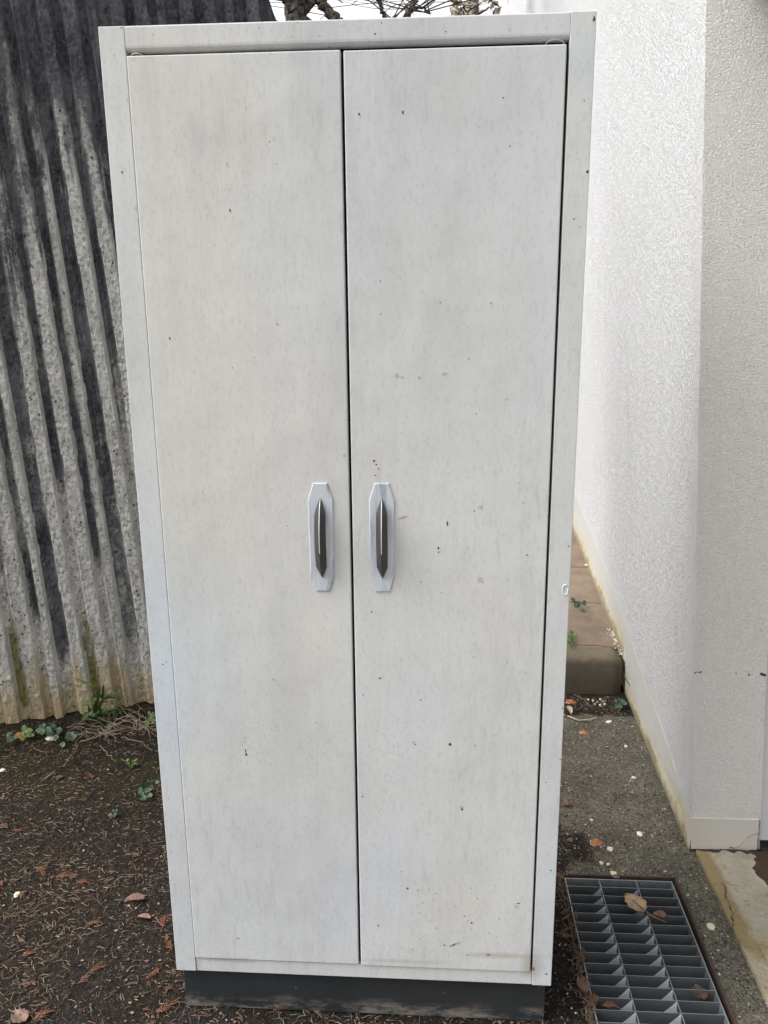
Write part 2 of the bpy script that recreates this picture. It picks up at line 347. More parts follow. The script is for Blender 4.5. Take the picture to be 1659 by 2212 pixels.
DKLEAF = leafm('dark_sodden_leaf', (.045, .025, .018), (.09, .05, .038)); PINKLEAF = leafm('pinkish_brown_leaf', (.10, .06, .044), (.17, .108, .08)); CEDAR = leafm('dead_cedar_orange', (.105, .042, .022), (.20, .082, .042), .8, 150)
CEDARB = leafm('dead_cedar_brown', (.09, .05, .033), (.16, .092, .06), .8, 150)
GREEN = leafm('weed_green', (.045, .082, .020), (.10, .155, .045), .5); DGREEN = leafm('dark_round_leaf_green', (.017, .042, .020), (.042, .082, .038), .45)
LGREEN = leafm('fresh_light_green', (.07, .12, .03), (.12, .19, .05), .5); DRY = leafm('dry_straw', (.26, .21, .145), (.42, .35, .26), .7)
NEED = [leafm('needle_%s' % n, a, b, .75, 40) for n, a, b in (('tan', (.15, .115, .075), (.26, .20, .135)), ('brown', (.07, .045, .030), (.12, .082, .055)),
        ('red', (.10, .045, .026), (.16, .075, .042)), ('grey', (.10, .092, .07), (.18, .165, .13)))]
STONE = leafm('pale_limestone', (.50, .44, .33), (.66, .60, .48), .85, 40); STONEW = leafm('white_pebble', (.55, .54, .50), (.75, .74, .70), .8, 40)
SHARD = leafm('orange_terracotta', (.26, .085, .035), (.40, .155, .07), .8, 50); TWIG = leafm('grey_twig', (.13, .10, .075), (.24, .195, .15), .85, 60)
GRITD = leafm('dark_grit', (.014, .013, .012), (.038, .034, .03), .9, 90); GRITM = leafm('grey_grit', (.08, .074, .062), (.15, .14, .12), .9, 90)
GRITL = leafm('pale_grit', (.32, .30, .25), (.5, .47, .4), .85, 90); CLOD = leafm('soil_crumb', (.007, .006, .005), (.020, .016, .013), .95, 90)
# ================================================================ GROUND, PIT
# near field: a displaced sheet with a rectangular hole for the grated pit, widening to the horizon
PX0, PX1, PY0, PY1 = .490, .800, -.80, .497
def ground_height(x, y):
    h = (fbm(x*9, y*9, 3, 5)-.5)*.010 + (fbm(x*60, y*60, 3, 9)-.5)*.005
    h = h*np.where(x > .86, .3, 1) * np.where((x > .44) & (y < .55) & (x < .86), .25, 1)
    h = h + .02*np.exp(-((y-(1.77+.403*x-.02))/.16)**2)*(x < .3)*(.6+fbm(x*12, y*12, 2, 3)*.8)      # soil heaped at the wall foot
    return h
def ground():
    xs = sorted(set(list(np.round(np.arange(-2.1, 1.0, .011), 4)) + [PX0, PX1]) - {x for x in np.round(np.arange(-2.1, 1.0, .011), 4) if min(abs(x-PX0), abs(x-PX1)) < .004 and x not in (PX0, PX1)})
    ys = sorted(set(list(np.round(np.arange(-1.0, 2.4, .011), 4)) + [PY0, PY1]) - {y for y in np.round(np.arange(-1.0, 2.4, .011), 4) if min(abs(y-PY0), abs(y-PY1)) < .004 and y not in (PY0, PY1)})
    xs = [-80, -20, -6, -3] + xs + [2, 5, 20, 80]; ys = [-80, -20, -6, -2] + ys + [4, 8, 25, 80]
    X, Y = np.meshgrid(np.array(xs, float), np.array(ys, float), indexing='ij')
    Z = ground_height(X, Y); near = (X > -2.2) & (X < 1.1) & (Y > -1.1) & (Y < 2.5); Z = np.where(near, Z, 0)
    hole = lambda a, b: PX0-1e-6 <= a[0] and a[1] <= PX1+1e-6 and PY0-1e-6 <= b[0] and b[1] <= PY1+1e-6
    edge = (X > PX0-.03) & (X < PX1+.03) & (Y > PY0-.03) & (Y < PY1+.03); Z = np.where(edge, -.001, Z)
    col = np.zeros(X.shape+(4,))
    soil = sstep(.30, .0, X) + .0*Y; soil = np.maximum(soil, sstep(.62, .42, X)*(Y < 1.7)); soil = np.maximum(soil, sstep(1.30, 1.5, Y)*.85)
    soil = np.maximum(soil, .75*np.exp(-((X-.55)/.10)**2 - ((Y-.62)/.12)**2)); soil = np.where(X > .40, soil*np.where(Y < .48, 1.0, 1), soil)
    col[..., 0] = soil
    col[..., 1] = sstep(.35, .9, Y)*sstep(.35, 0, X)*(.35+.5*fbm(X*3.1, Y*3.1, 3, 31))*(1-sstep(1.25, 1.5, Y)*.5)
    col[..., 2] = sstep(.35, -.1, Y)*sstep(.45, .3, X)*(.28+.5*fbm(X*3.3, Y*3.3, 3, 77)); col[..., 3] = 1
    b = MB(); n, m_ = X.shape; b.v = list(zip(X.ravel().tolist(), Y.ravel().tolist(), Z.ravel().tolist())); idx = np.arange(n*m_).reshape(n, m_)
    for i in range(n-1):
        for j in range(m_-1):
            if hole((xs[i], xs[i+1]), (ys[j], ys[j+1])): continue
            b.f.append((int(idx[i, j]), int(idx[i+1, j]), int(idx[i+1, j+1]), int(idx[i, j+1])))
    b.mi = [0]*len(b.f); b.c = col.reshape(-1, 4)
    o = b.build('ground', GROUND, smooth=True, origin=(0, 0, 0)); tag(o, 'dark tarmac under needles, soil and moss', None, None, 'structure')
    p = MB(); p.add([(PX0, PY0, -.001), (PX1, PY0, -.001), (PX1, PY1, -.001), (PX0, PY1, -.001), (PX0, PY0, -.16), (PX1, PY0, -.16), (PX1, PY1, -.16), (PX0, PY1, -.16)],
          [(0, 4, 5, 1), (1, 5, 6, 2), (2, 6, 7, 3), (3, 7, 4, 0), (4, 7, 6, 5)])
    tag(p.build('pit', PITM), 'dark light well under the steel grating', None, None, 'structure')
ground()
# ---------------------------------------------------------------- path and its kerb (rises gently away from the camera)
PZ = lambda y: .150 + .055*(y-1.58)
def path():
    xs = np.arange(.47, 1.10, .012); ys = np.concatenate([np.arange(1.688, 4.0, .010), [5, 8]])
    X, Y = np.meshgrid(xs, ys, indexing='ij'); Z = PZ(Y) + (fbm(X*40, Y*40, 3, 4)-.5)*.004
    js = [1.60+.105, 1.92, 2.14, 2.60, 3.0, 3.6]; J = np.zeros_like(X)
    Yw = Y + (fbm(X*14, Y*14, 2, 8)-.5)*.02
    for k, y0 in enumerate(js): J = np.maximum(J, np.exp(-((Yw-y0)/.009)**2)*(1.0 if k != 1 else .5))
    Z = Z - .005*J; col = np.zeros(X.shape+(4,)); col[..., 0] = J; col[..., 3] = 1
    col[..., 1] = np.exp(-((Y-1.66)/.06)**2)*.6 + .9*sstep(.84, .93, X)*(Y < 1.85)
    tag(grid_mesh(np.stack([X, Y, Z], -1), col).build('path', PATH, origin=(0, 0, 0)), 'worn red brick path rising beside the white building', None, None, 'structure')
    xs = np.linspace(.47, .885, 36); prof = [(1.588, -.02), (1.583, .05), (1.584, .125), (1.592, .143), (1.606, .151), (1.64, PZ(1.64)+.001), (1.687, PZ(1.687)+.001)]
    P = np.zeros((len(xs), len(prof), 3))
    for i, x in enumerate(xs):
        for j, (y, z) in enumerate(prof):
            e = sstep(.855, .885, np.array(x))*1.0
            P[i, j] = (x, y+(noise.noise((x*22, j*1.3, 2)))*.003+e*.012, z+(noise.noise((x*19, j, 5))*.003)*(j > 1) - e*.012*(j > 2))
    o = grid_mesh(P).build('kerb', KERB, smooth=True, origin=(0, 0, 0)); tag(o, 'brown concrete kerb block fronting the raised brick path', None, None, 'structure')
path()
# ---------------------------------------------------------------- fluted concrete wall on the left
WA = Vector((-1.435, 1.189, 0)); WD = Vector((.928, .374, 0)).normalized(); WN = Vector((.374, -.928, 0)).normalized()
def fluted_wall():
    ks = np.arange(-16, 15.01, 1/22.0); zs = np.concatenate([np.arange(-.06, 2.98, .0125)])
    K, Zr = np.meshgrid(ks, zs, indexing='ij')
    Kw = K + (fbm(K*1.5, Zr*2.0, 3, 3)-.5)*.11 + (fbm(K*6, Zr*18, 3, 13)-.5)*.055
    U = .49+.083*K + (.338+.0735*K-.49-.083*K)*Zr/2.42
    t = (Kw - .5) % 1.0; rib = np.floor(Kw-.5).astype(int)
    # profile: proud flat rib, smooth side cheek, rough groove, ragged return
    wA = .40 + .15*np.sin(rib*2.1+.4); wB = wA+.13
    d = np.where(t < wA, 0, np.where(t < wB, (t-wA)/.13, np.where(t < .86, 1.0, 1-sstep(.86, .97, t))))
    rough = (fbm(K*8, Zr*70, 3, 21)-.5)
    depth = -.021*d + rough*.016*np.where(t < wA, .45, np.where(t < wB, .1, 1.0)) + .004*np.sin(rib*1.7)
    zt = np.clip(2.491-1.35*(U-1.097)+(fbm(U*30, U*0, 3, 6)-.5)*.07, 1.5, 2.93)
    Z = np.minimum(Zr, zt)
    # dark lichen map: streaks keep their own top level on each rib
    zl = {-5: 1.05, -4: 1.15, -3: 1.1, -2: 1.35, -1: 1.6, 0: 1.85, 1: 1.8, 2: 1.7}
    ZL = np.vectorize(lambda r: zl.get(int(r)+1, .9+.35*math.sin(r*1.9)))(rib)
    front = (t < wB).astype(float)
    band = fbm(K*1.1+4, Zr*1.3, 4, 41)
    D = .86*sstep(1.75, 2.25, Z+band*.5-.25) ; D = np.maximum(D, .08+.56*sstep(.7, 1.7, Z+band*.8-.4))
    light = sstep(.30, -.22, Z-ZL+(fbm(K*5, Zr*6, 3, 51)-.5)*.5)
    D = D - front*light*(.45+.35*fbm(K*9, Zr*1.6, 3, 61)) + .22*(fbm(K*12, Zr*2.5, 3, 91)-.5)*2*(Z < 2.0)
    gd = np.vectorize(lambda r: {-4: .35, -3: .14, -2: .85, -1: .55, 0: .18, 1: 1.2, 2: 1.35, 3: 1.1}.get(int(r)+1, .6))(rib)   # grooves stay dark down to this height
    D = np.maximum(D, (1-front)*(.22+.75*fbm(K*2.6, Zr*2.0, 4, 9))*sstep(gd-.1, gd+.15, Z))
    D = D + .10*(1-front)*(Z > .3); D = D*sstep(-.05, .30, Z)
    D = np.where((Z > 1.55) & (front > .5), D-.22*sstep(.5, .7, fbm(K*1.7, Zr*1.1, 3, 66))*(Z < 2.15), D)
    O = sstep(.42, .0, Z+(fbm(K*2, Zr*5, 3, 71)-.5)*.3)*.95
    MS = (1-front)*sstep(.62, .3, Z)*sstep(.0, .12, Z)*np.where((rib+1 == 1) | (rib+1 == -5) | (rib+1 == -2), .85, .40)*(.5+.9*fbm(K*3, Z*7, 3, 99))
    P = np.stack([WA.x+WD.x*U+WN.x*depth, WA.y+WD.y*U+WN.y*depth, Z], -1)
    col = np.stack([D, O, ((t > wA) & (t < wB)).astype(float), np.ones_like(D)], -1)
    g = grid_mesh(P, col)
    # thickness: top strip, back and ends
    n, m_ = K.shape; top = [P[i, -1] for i in range(n)]; T = .24
    k = len(g.v); back = [(p[0]-WN.x*T, p[1]-WN.y*T, p[2]) for p in top]; foot = [(p[0]-WN.x*T, p[1]-WN.y*T, -.06) for p in top]
    g.v += back + foot
    for i in range(n-1):
        a = i*m_+m_-1; c_ = (i+1)*m_+m_-1
        g.f += [(a, c_, k+i+1, k+i), (k+i, k+i+1, k+n+i+1, k+n+i)]; g.mi += [0, 0]
    e0 = [j for j in range(m_)]; e1 = [(n-1)*m_+j for j in range(m_)]
    g.f += [tuple(e0[::-1])+(k+n, k)[::1] if False else tuple([k, k+n]+e0)]; g.mi += [0]
    g.f += [tuple([k+n+n-1, k+n-1]+e1[::-1])]; g.mi += [0]
    extra = np.tile(np.array([.95, 0, 0, 1.0]), (2*n, 1)); g.c = np.concatenate([g.c, extra])
    root = empty('concrete_wall', tuple(WA), 'old grey fluted concrete wall streaked black and ochre, left behind the cabinet', 'wall')
    o = g.build('fluted_panel', WALLM, root)
    ca = o.data.color_attributes.new('mask2', 'FLOAT_COLOR', 'POINT')
    mm = np.concatenate([np.stack([MS, MS*0, MS*0, MS*0+1], -1).reshape(-1, 4), np.zeros((2*n, 4))]).astype(np.float32); ca.data.foreach_set('color', mm.ravel())
fluted_wall()
# ---------------------------------------------------------------- white building on the right
BX, BY, LEAN, BYAW = .875, .614, -.0634, .032
SKL = [(.60, .108), (.83, .153), (1.01, .194), (1.17, .214), (1.42, .256), (1.58, .298), (2.13, .374), (2.93, .463), (4.5, .62), (17, 1.6)]
def bld(y, z, out=0.0):
    """point on the long side face"""
    return (BX + math.tan(BYAW)*(y-BY) + LEAN*z - out, y, z)
def building():
    root = empty('building', (BX, BY, 0), 'white stuccoed building with stained smooth skirting, right of the cabinet', 'building')
    skz = lambda y: np.interp(y, [p[0] for p in SKL], [p[1] for p in SKL])
    ys = np.concatenate([np.arange(BY, 4, .05), [5, 7, 10, 13.5, 17.0]])
    # stucco side: from the skirting line up
    fr = np.concatenate([np.linspace(0, .25, 14), np.linspace(.3, 1, 8)])
    def masks(P, base):
        D = np.zeros(P.shape[:2]+(4,)); D[..., 3] = 1; return D
    Y, T = np.meshgrid(ys, fr, indexing='ij'); Z = skz(Y) + T*(9.0-skz(Y)); X = BX+math.tan(BYAW)*(Y-BY)+LEAN*Z
    col = masks(np.stack([X, Y, Z], -1), 0); col[..., 0] = .42*sstep(.75, .0, Z-skz(Y)+.05)
    side = grid_mesh(np.stack([X, Y, Z], -1), col, flip=True); side.build('side_wall', STUCCO, root)
    # smooth skirting 8 mm proud, coving out at the foot
    yk = np.arange(BY-.0016, 5, .02); zz = np.concatenate([[-.04], np.linspace(0, 1, 16)])
    P = np.zeros((len(yk), len(zz)+1, 3)); C = np.zeros((len(yk), len(zz)+1, 4)); C[..., 3] = 1
    for i, y in enumerate(yk):
        top = float(skz(y)) + .004*noise.noise((y*14, 0, 3)); g = 0 if y < 1.6 else PZ(y)
        for j, tt in enumerate(zz):
            z = top*tt if tt > 0 else -.04
            out = .0008 + .006*max(0, 1-(z-g)/.06)*(z > g-.02) + .002*noise.noise((y*25, z*25, 1))
            P[i, j] = bld(y, z, out); C[i, j, 0] = .40+.22*noise.noise((y*9, z*20, 4))+.85*max(0, 1-(z-g)/(.10+.03*noise.noise((y*6, 1, 2))))
        P[i, -1] = bld(y, top+.002, 0); C[i, -1, 0] = .2
    grid_mesh(P, C, flip=True).build('skirting', SKIRT, root, smooth=False)
    # end pier facing the camera
    PW = .187
    xs = np.linspace(0, PW, 96); zs = np.concatenate([np.arange(.108, .52, .012), np.arange(.525, .565, .0018), np.arange(.57, 2.5, .015), [3, 9.0]])
    X, Z = np.meshgrid(xs, zs, indexing='ij'); Y = np.full_like(X, BY)
    col = np.zeros(X.shape+(4,)); col[..., 3] = 1
    u = X; wz = .545 + .003*np.sin(u*31)+.010*(fbm(u*70, u*0, 3, 2)-.5)
    cr = np.exp(-((Z-wz)/(.0045+.004*vnoise(u*90, u*0, 9)))**2)*np.clip(sstep(.35, .75, vnoise(u*120, u*0, 5))*sstep(.06, .13, u)+.55*(u < .022)+.25, 0, 1)*.92
    cr = np.maximum(cr, .62*np.exp(-((Z-.112)/.004)**2)); cr = np.maximum(cr, .62*np.exp(-((u-(PW-.006+.004*np.sin(Z*17)))/.0020)**2)*sstep(.75, .4, Z)*(Z > .1))
    col[..., 1] = cr; col[..., 0] = .36*sstep(.62, .1, Z)
    grid_mesh(np.stack([BX+X+LEAN*Z, Y, Z], -1), col, flip=False).build('end_pier', STUCCO_PIER, root)
    # pier foot in smooth render, chipped at its right bottom corner
    zs = np.linspace(-.04, .108, 42); X, Z = np.meshgrid(np.linspace(-.0028, PW, 64), zs, indexing='ij'); Y = np.full_like(X, BY-.0016)
    line = .018+.045*sstep(.11, PW, X)+.004*np.sin(X*90)
    cr = .95*np.exp(-((Z-line)/.0032)**2)*(X > .105)
    zb = .004+.004*np.sin(X*40)+.006*(fbm(X*50, X*0, 3, 8)-.5); cr = np.maximum(cr, 1.0*sstep(zb+.008, zb, Z)); cr = np.maximum(cr, .9*np.exp(-((X-(PW-.004))/.003)**2))
    col = np.zeros(X.shape+(4,)); col[..., 3] = 1; col[..., 1] = cr; col[..., 0] = .15+.45*sstep(.05, 0, Z)
    Y = Y + .005*(cr > .6) + .004*(Z < line)*(X > .105)
    P = np.stack([BX+X+LEAN*Z, Y, Z], -1); g = grid_mesh(P, col)
    k = len(g.v); n = len(zs); top = [(i+1)*n-1 for i in range(64)]; g.v += [(P[i, -1, 0], BY, .110) for i in range(64)]
    for i in range(63): g.f.append((top[i], top[i+1], k+i+1, k+i)); g.mi.append(0)
    g.c = np.concatenate([g.c, np.tile([.2, .3, 0, 1.0], (64, 1))])
    g.build('pier_foot', PIERFOOT, root)
    # roof slab, back and far sides so the block is closed
    b = MB(); x1 = 7.0
    A = lambda x, y, z: (x+LEAN*z, y, z)
    b.add([A(BX+.4, 1.4, 0), A(x1, 1.4, 0), A(x1, 17, 0), A(BX+math.tan(BYAW)*16.4, 17, 0), A(BX+.4, 1.4, 9), A(x1, 1.4, 9), A(x1, 17, 9), A(BX+math.tan(BYAW)*16.4, 17, 9), A(BX, BY, 9), A(x1, BY, 9)],
          [(1, 2, 6, 5), (2, 3, 7, 6), (8, 9, 5, 6, 7)])
    # front wall beyond the doorway
    b.add([A(2.05, BY, 0), A(x1, BY, 0), A(x1, BY, 9), A(2.05, BY, 9), A(BX+PW, BY, 2.20), A(2.05, BY, 2.20), A(2.05, BY, 9), A(BX+PW, BY, 9), A(2.05, BY+.2, 0), A(2.05, BY+.2, 2.20), A(x1, 1.4, 0), A(x1, 1.4, 9)],
          [(0, 1, 2, 3), (4, 5, 6, 7), (8, 0, 3, 9), (1, 10, 11, 2)])
    b.build('outer_walls', STUCCO, root)
    # doorway: jamb, dark leaf, threshold gap, unseen slab added overhead to darken the pier's top
    d = MB(); z0 = .036
    for (a, c_) in ((BX+PW+.002, BX+PW+.060), (1.99, 2.048)):
        d.add([A(a, BY+.012, z0), A(c_, BY+.012, z0), A(c_, BY+.09, z0), A(a, BY+.09, z0), A(a, BY+.012, 2.30), A(c_, BY+.012, 2.30), A(c_, BY+.09, 2.30), A(a, BY+.09, 2.30)],
              [(0, 1, 5, 4), (1, 2, 6, 5), (2, 3, 7, 6), (3, 0, 4, 7), (0, 3, 2, 1), (4, 5, 6, 7)])
    d.build('door_jamb', JAMB, root)
    d = MB(); d.add([A(BX+PW-.01, BY+.10, -.03), A(2.06, BY+.10, -.03), A(2.06, BY+.10, 2.36), A(BX+PW-.01, BY+.10, 2.36)], [(0, 1, 2, 3)]); d.build('door', DOORLEAF, root)
    s_ = MB(); s_.box(.80, 3.2, -.10, BY-.006, 2.185, 2.40); s_.build('unseen_shade_slab', SHADESLAB, root, bevel=.01)
    p = MB(); p.tube([bld(16.9, z, .12) for z in (0, 3, 6, 9)], .11, 12); p.build('downpipe', PIPE, root, smooth=True)
building()
# ---------------------------------------------------------------- concrete slab by the doorway
def slab():
    xs = np.concatenate([np.arange(.879, 1.25, .0035), [1.4, 1.8, 2.6, 3.2]]); ys = np.concatenate([[-4, -2, -1], np.arange(-.6, .612, .0035)])
    X, Y = np.meshgrid(xs, ys, indexing='ij')
    ex = (fbm(Y*26, Y*0, 3, 12)-.5)*.010; X = np.where(X < .8795, X+ex, X)
    Z = .010 + (fbm(X*30, Y*30, 4, 3)-.5)*.006
    crx = np.interp(Y, [.30, .36, .42, .46, .60], [.884, .902, .908, .917, .925]); cr = np.exp(-((X-crx-(fbm(Y*60, Y*0, 2, 4)-.5)*.012)/.0022)**2)*((Y > .30) & (Y < .47))
    gr = np.exp(-((X-(.925+.004*np.sin(Y*9)))/.004)**2)*(Y < .28)*.55
    sb = 1.0+.05*(fbm(Y*14, Y*0, 3, 9)-.5)*2 + .05*sstep(.52, .42, Y)+ .5*sstep(.42, .3, Y)
    soil = sstep(sb, sb+.012, X); soil = np.maximum(soil, sstep(.595, .606, Y+(fbm(X*50, Y*0, 2, 1)-.5)*.02)*.9)
    Z = Z - .006*cr - .004*gr + .006*soil*fbm(X*50, Y*50, 2, 5); Z = np.where((X < .883), -.03, Z)
    och = np.clip(sstep(.940, .895, X)*sstep(.22, .38, Y)*.8+.25 + .55*sstep(.42, .2, Y)*(fbm(X*9, Y*9, 3, 44)), 0, 1)
    col = np.stack([soil, np.maximum(cr, gr*.6), och, np.ones_like(X)], -1)
    tag(grid_mesh(np.stack([X, Y, Z], -1), col).build('pavement', SLAB, origin=(0, 0, 0)), 'ochre stained cracked concrete slab in front of the building', None, None, 'structure')
slab()
# ================================================================ CABINET
G = .11                                        # underside of the painted frame
def blob(cx, cz, rx, rz, n=9, jit=.35, y=-.0005):
    a0 = random.uniform(0, 6); return [(cx+rx*(1+random.uniform(-jit, jit))*math.cos(a0+2*math.pi*i/n), y, cz+rz*(1+random.uniform(-jit, jit))*math.sin(a0+2*math.pi*i/n)) for i in range(n)]
def cabinet():
    root = empty('metal_cabinet', (0, .22, 0), 'tall cream painted two door metal cabinet on a black plinth', 'cabinet')
    D = .46; T = .0015
    c = MB()
    c.box(-.3995, -.3965, .004, D, G+.001, 1.9425); c.box(.3965, .3995, .004, D, G+.001, 1.9425)
    c.box(-.3964, .3964, D-.003, D-.0005, G+.002, 1.942); c.box(-.3964, .3964, .010, D-.0031, 1.9385, 1.9427); c.box(-.3964, .3964, .012, D-.0031, G+.002, G+.005)
    c.build('carcass', PAINT2, root)
    i_ = MB(); i_.box(-.392, .392, .030, .034, G+.01, 1.93); i_.build('gap_shade_sheet', GAPSHADE, root)  # near-black sheet behind the doors, paints the shade in their gaps
    s = MB(); s.box(-.400, -.3572, 0, .016, G, 1.943); s.build('stile', PAINT2, root, bevel=.0012)
    s = MB(); s.box(.3600, .400, 0, .016, G-.001, 1.9435); o = s.build('stile', PAINT2, root, bevel=.0012); o['label'] = 'right stile with a raised paint blister'
    # top rail with rolled lower lip
    prof = [(.016, 1.9430), (.0022, 1.9430), (.0008, 1.9424), (.0002, 1.9408), (.0002, 1.9135), (.0006, 1.910), (.002, 1.9072), (.0045, 1.9050), (.008, 1.9040), (.016, 1.9036)]
    def rail(x0, x1):
        b = MB(); n = len(prof); b.add([(x, y, z) for x in (x0, x1) for y, z in prof], [(i, i+1, n+i+1, n+i) for i in range(n-1)] + [tuple(range(n))[::-1], tuple(range(n, 2*n))])
        return b
    rail(-.3566, .3595).build('top_rail', PAINT, root)
    b = MB(); b.box(-.3566, .3594, .0022, .018, G-.0008, .1412); b.build('bottom_rail', PAINT, root, bevel=.001)
    # doors
    def door(x0, x1, z0, z1, lab, y=0.0):
        b = MB(); b.box(x0, x1, y-.0014, .018, z0, z1); o = b.build('door', PAINT, root, bevel=.0022, seg=3); o['label'] = lab
        return o
    dl = door(-.3564, -.0046, .1445, 1.8985, 'left door of the pair'); dr = door(.0002, .3556, .1425, 1.8970, 'right door with a wide dark gap at its hinge side')
    dr.rotation_euler = (0, 0, 0)
    # chips and scuffs from years of use: thin patches let into the paint (material slots of the door / frame)
    chips = [(972, 1607, 3.4, 3.6, CHIP), (532, 1629, 2.4, 3, CHIP), (531, 1622, .9, 9, CHIP), (821, 1464, 3, 1.6, CHIP), (997, 1743, 4.5, 7, GREYCHIP), (998, 1747, 2, 3, CHIP),
             (1037, 1253, 7, 6, GREYCHIP), (1038, 1094, 5, 4, GREYCHIP), (966, 1130, 1.6, 5, CHIP), (947, 1183, 2, 3, CHIP), (947, 1192, 1.5, 2, CHIP), (880, 1918, 3, 3, RUST), (903, 1921, 4, 2.4, GREYCHIP),
             (1019, 1992, 3, 2, CHIP), (1003, 1978, 2.4, 1.6, CHIP), (1010, 1988, 1.6, 1.4, RUST), (893, 1602, 3, 3, GREYCHIP), (897, 1607, 2, 1.6, CHIP), (1026, 1610, 1.6, 1.4, CHIP),
             (817, 1998, 2, 2.4, CHIP), (515, 2026, 2.6, 1.6, CHIP), (494, 2013, 2, 1.6, GREYCHIP), (808, 995, 3, 2, CHIP), (813, 1003, 2, 1.6, CHIP), (818, 1012, 1.6, 1.4, CHIP), (811, 1026, 1.8, 1.2, CHIP), (744, 983, 3, 4, GREYCHIP),
             (654, 112, 3, 2.2, CHIP), (627, 112, 3, 1.8, CHIP), (1115, 1958, 4, 6, GREYCHIP), (1120, 1950, 5, 1.5, CHIP), (803, 1321, 1.6, 1.6, CHIP), (367, 731, 1.6, 2.6, CHIP),
             (776, 247, 1.6, 3, CHIP), (870, 243, 1.4, 3.4, CHIP), (765, 1182, 1.5, 5, CHIP), (766, 1205, 1.3, 7, CHIP), (768, 1334, 1.4, 8, CHIP), (757, 735, 1.3, 3, CHIP), (764, 1032, 1.3, 6, CHIP),
             (856, 811, 5, 4, GREYCHIP), (960, 806, 5, 3, GREYCHIP), (905, 815, 4, 3, GREYCHIP), (868, 814, 4, 2, GREYCHIP), (497, 455, 1.4, 3, CHIP), (600, 700, 1.2, 1.4, CHIP),
             (1150, 2045, 3, 4, CHIP), (960, 2040, 2, 2, CHIP), (1055, 2061, 5, 1.6, CHIP), (860, 2082, 2, 1.6, CHIP), (1010, 2062, 2, 1.4, CHIP), (785, 1500, 1.2, 2, CHIP), (783, 1720, 1.2, 2, CHIP)]
    for k in range(5): chips.append((984+k*5-10, 2037-k*2+5, 4-abs(k-1), 2.2-abs(k-1)*.3, RUST if k % 2 == 0 else CHIP))
    for k in range(90):     # small random specks
        chips.append((random.uniform(790, 1140), random.choice((random.gauss(1250, 350), random.uniform(150, 2060))), random.uniform(.6, 1.4), random.uniform(.6, 2.0), random.choice((CHIP, GREYCHIP, GREYCHIP))))
    for k in range(75): chips.append((random.uniform(420, 740), random.choice((random.gauss(1550, 260), random.uniform(150, 2050))), random.uniform(.6, 1.3), random.uniform(.6, 1.6), random.choice((CHIP, GREYCHIP, GREYCHIP))))
    for k in range(26): chips.append((random.uniform(880, 1120), random.gauss(1965, 40), random.uniform(.8, 1.8), random.uniform(.8, 1.8), random.choice((CHIP, GREYCHIP))))
    sets = {}
    def put(key, poly, m): sets.setdefault(key, []).append((poly, m))
    for (px, py, rx, rz, m) in chips:
        p = aty(px, py, 0); sc = 1/1220.0
        if not (.13+rz*sc+.02 < p.z < 1.894): continue
        key = 'L' if -.353+rx*sc < p.x < -.0075-rx*sc else ('R' if .003+rx*sc < p.x < .352-rx*sc else None)
        if key: put(key, blob(p.x, p.z, rx*sc, rz*sc, y=-.0019), m)
    def streak(key, x0, y0, x1, y1, w, m):
        a = aty(x0, y0, 0); b_ = aty(x1, y1, 0); d = (b_-a); nrm = Vector((-d.z, 0, d.x)).normalized()*w
        put(key, [(q.x, -.0019, q.z) for q in (a-nrm*.2, a*.5+b_*.5-nrm, b_-nrm*.3, b_+nrm*.3, a*.5+b_*.5+nrm)], m)
    streak('R', 857, 1121, 881, 1114, .0016, TANMARK); streak('R', 775, 1388, 799, 1427, .0004, GREYCHIP); streak('R', 909, 1552, 936, 1582, .0004, GREYCHIP); streak('L', 586, 1462, 596, 1470, .0005, CHIP)
    def patches(obj, key, ):
        L = sets.get(key, []); bm = bmesh.new(); bm.from_mesh(obj.data); off = Vector(parent_loc(obj))
        mats = [obj.data.materials[0]]
        for poly, m in L:
            if m not in mats: mats.append(m)
            vs = [bm.verts.new(Vector(q)-off) for q in poly]
            try: f = bm.faces.new(vs)
            except ValueError: continue
            f.material_index = mats.index(m)
            if f.normal.y > 0 or True:
                f.normal_update()
                if f.normal.y > 0: f.normal_flip()
        bm.to_mesh(obj.data); bm.free()
        for m in mats[1:]: obj.data.materials.append(m)
    patches(dl, 'L'); patches(dr, 'R')
    kids = {o.name: o for o in root.children}
    tr = [o for o in root.children if o.name.startswith('top_rail')][0]; st = [o for o in root.children if o.name.startswith('stile')]; br = [o for o in root.children if o.name.startswith('bottom_rail')][0]
    for (px, py, rx, rz, m) in [(811, 101, 3.4, 2.6, CHIP), (963, 69, 2.4, 2.2, CHIP), (824, 49, 2, 2, CHIP), (643, 49, 2.4, 1.2, CHIP), (740, 57, 1.6, 1, CHIP), (560, 60, 2, 1.2, CHIP), (500, 63, 1.6, 1, CHIP), (1060, 70, 2, 1, GREYCHIP), (690, 95, 3, 3, GREYCHIP), (630, 92, 3, 3, GREYCHIP),
                                (1100, 85, 3, 4, GREYCHIP), (330, 74, 1.6, 1.3, CHIP), (900, 60, 1.5, 1, CHIP), (1130, 50, 2, 1.4, GREYCHIP)]:
        p = aty(px, py, 0); put('T', blob(p.x, min(max(p.z, 1.92), 1.9405), rx*.6/1220, rz*.6/1220, y=-.0002), m)
    patches(tr, 'T')
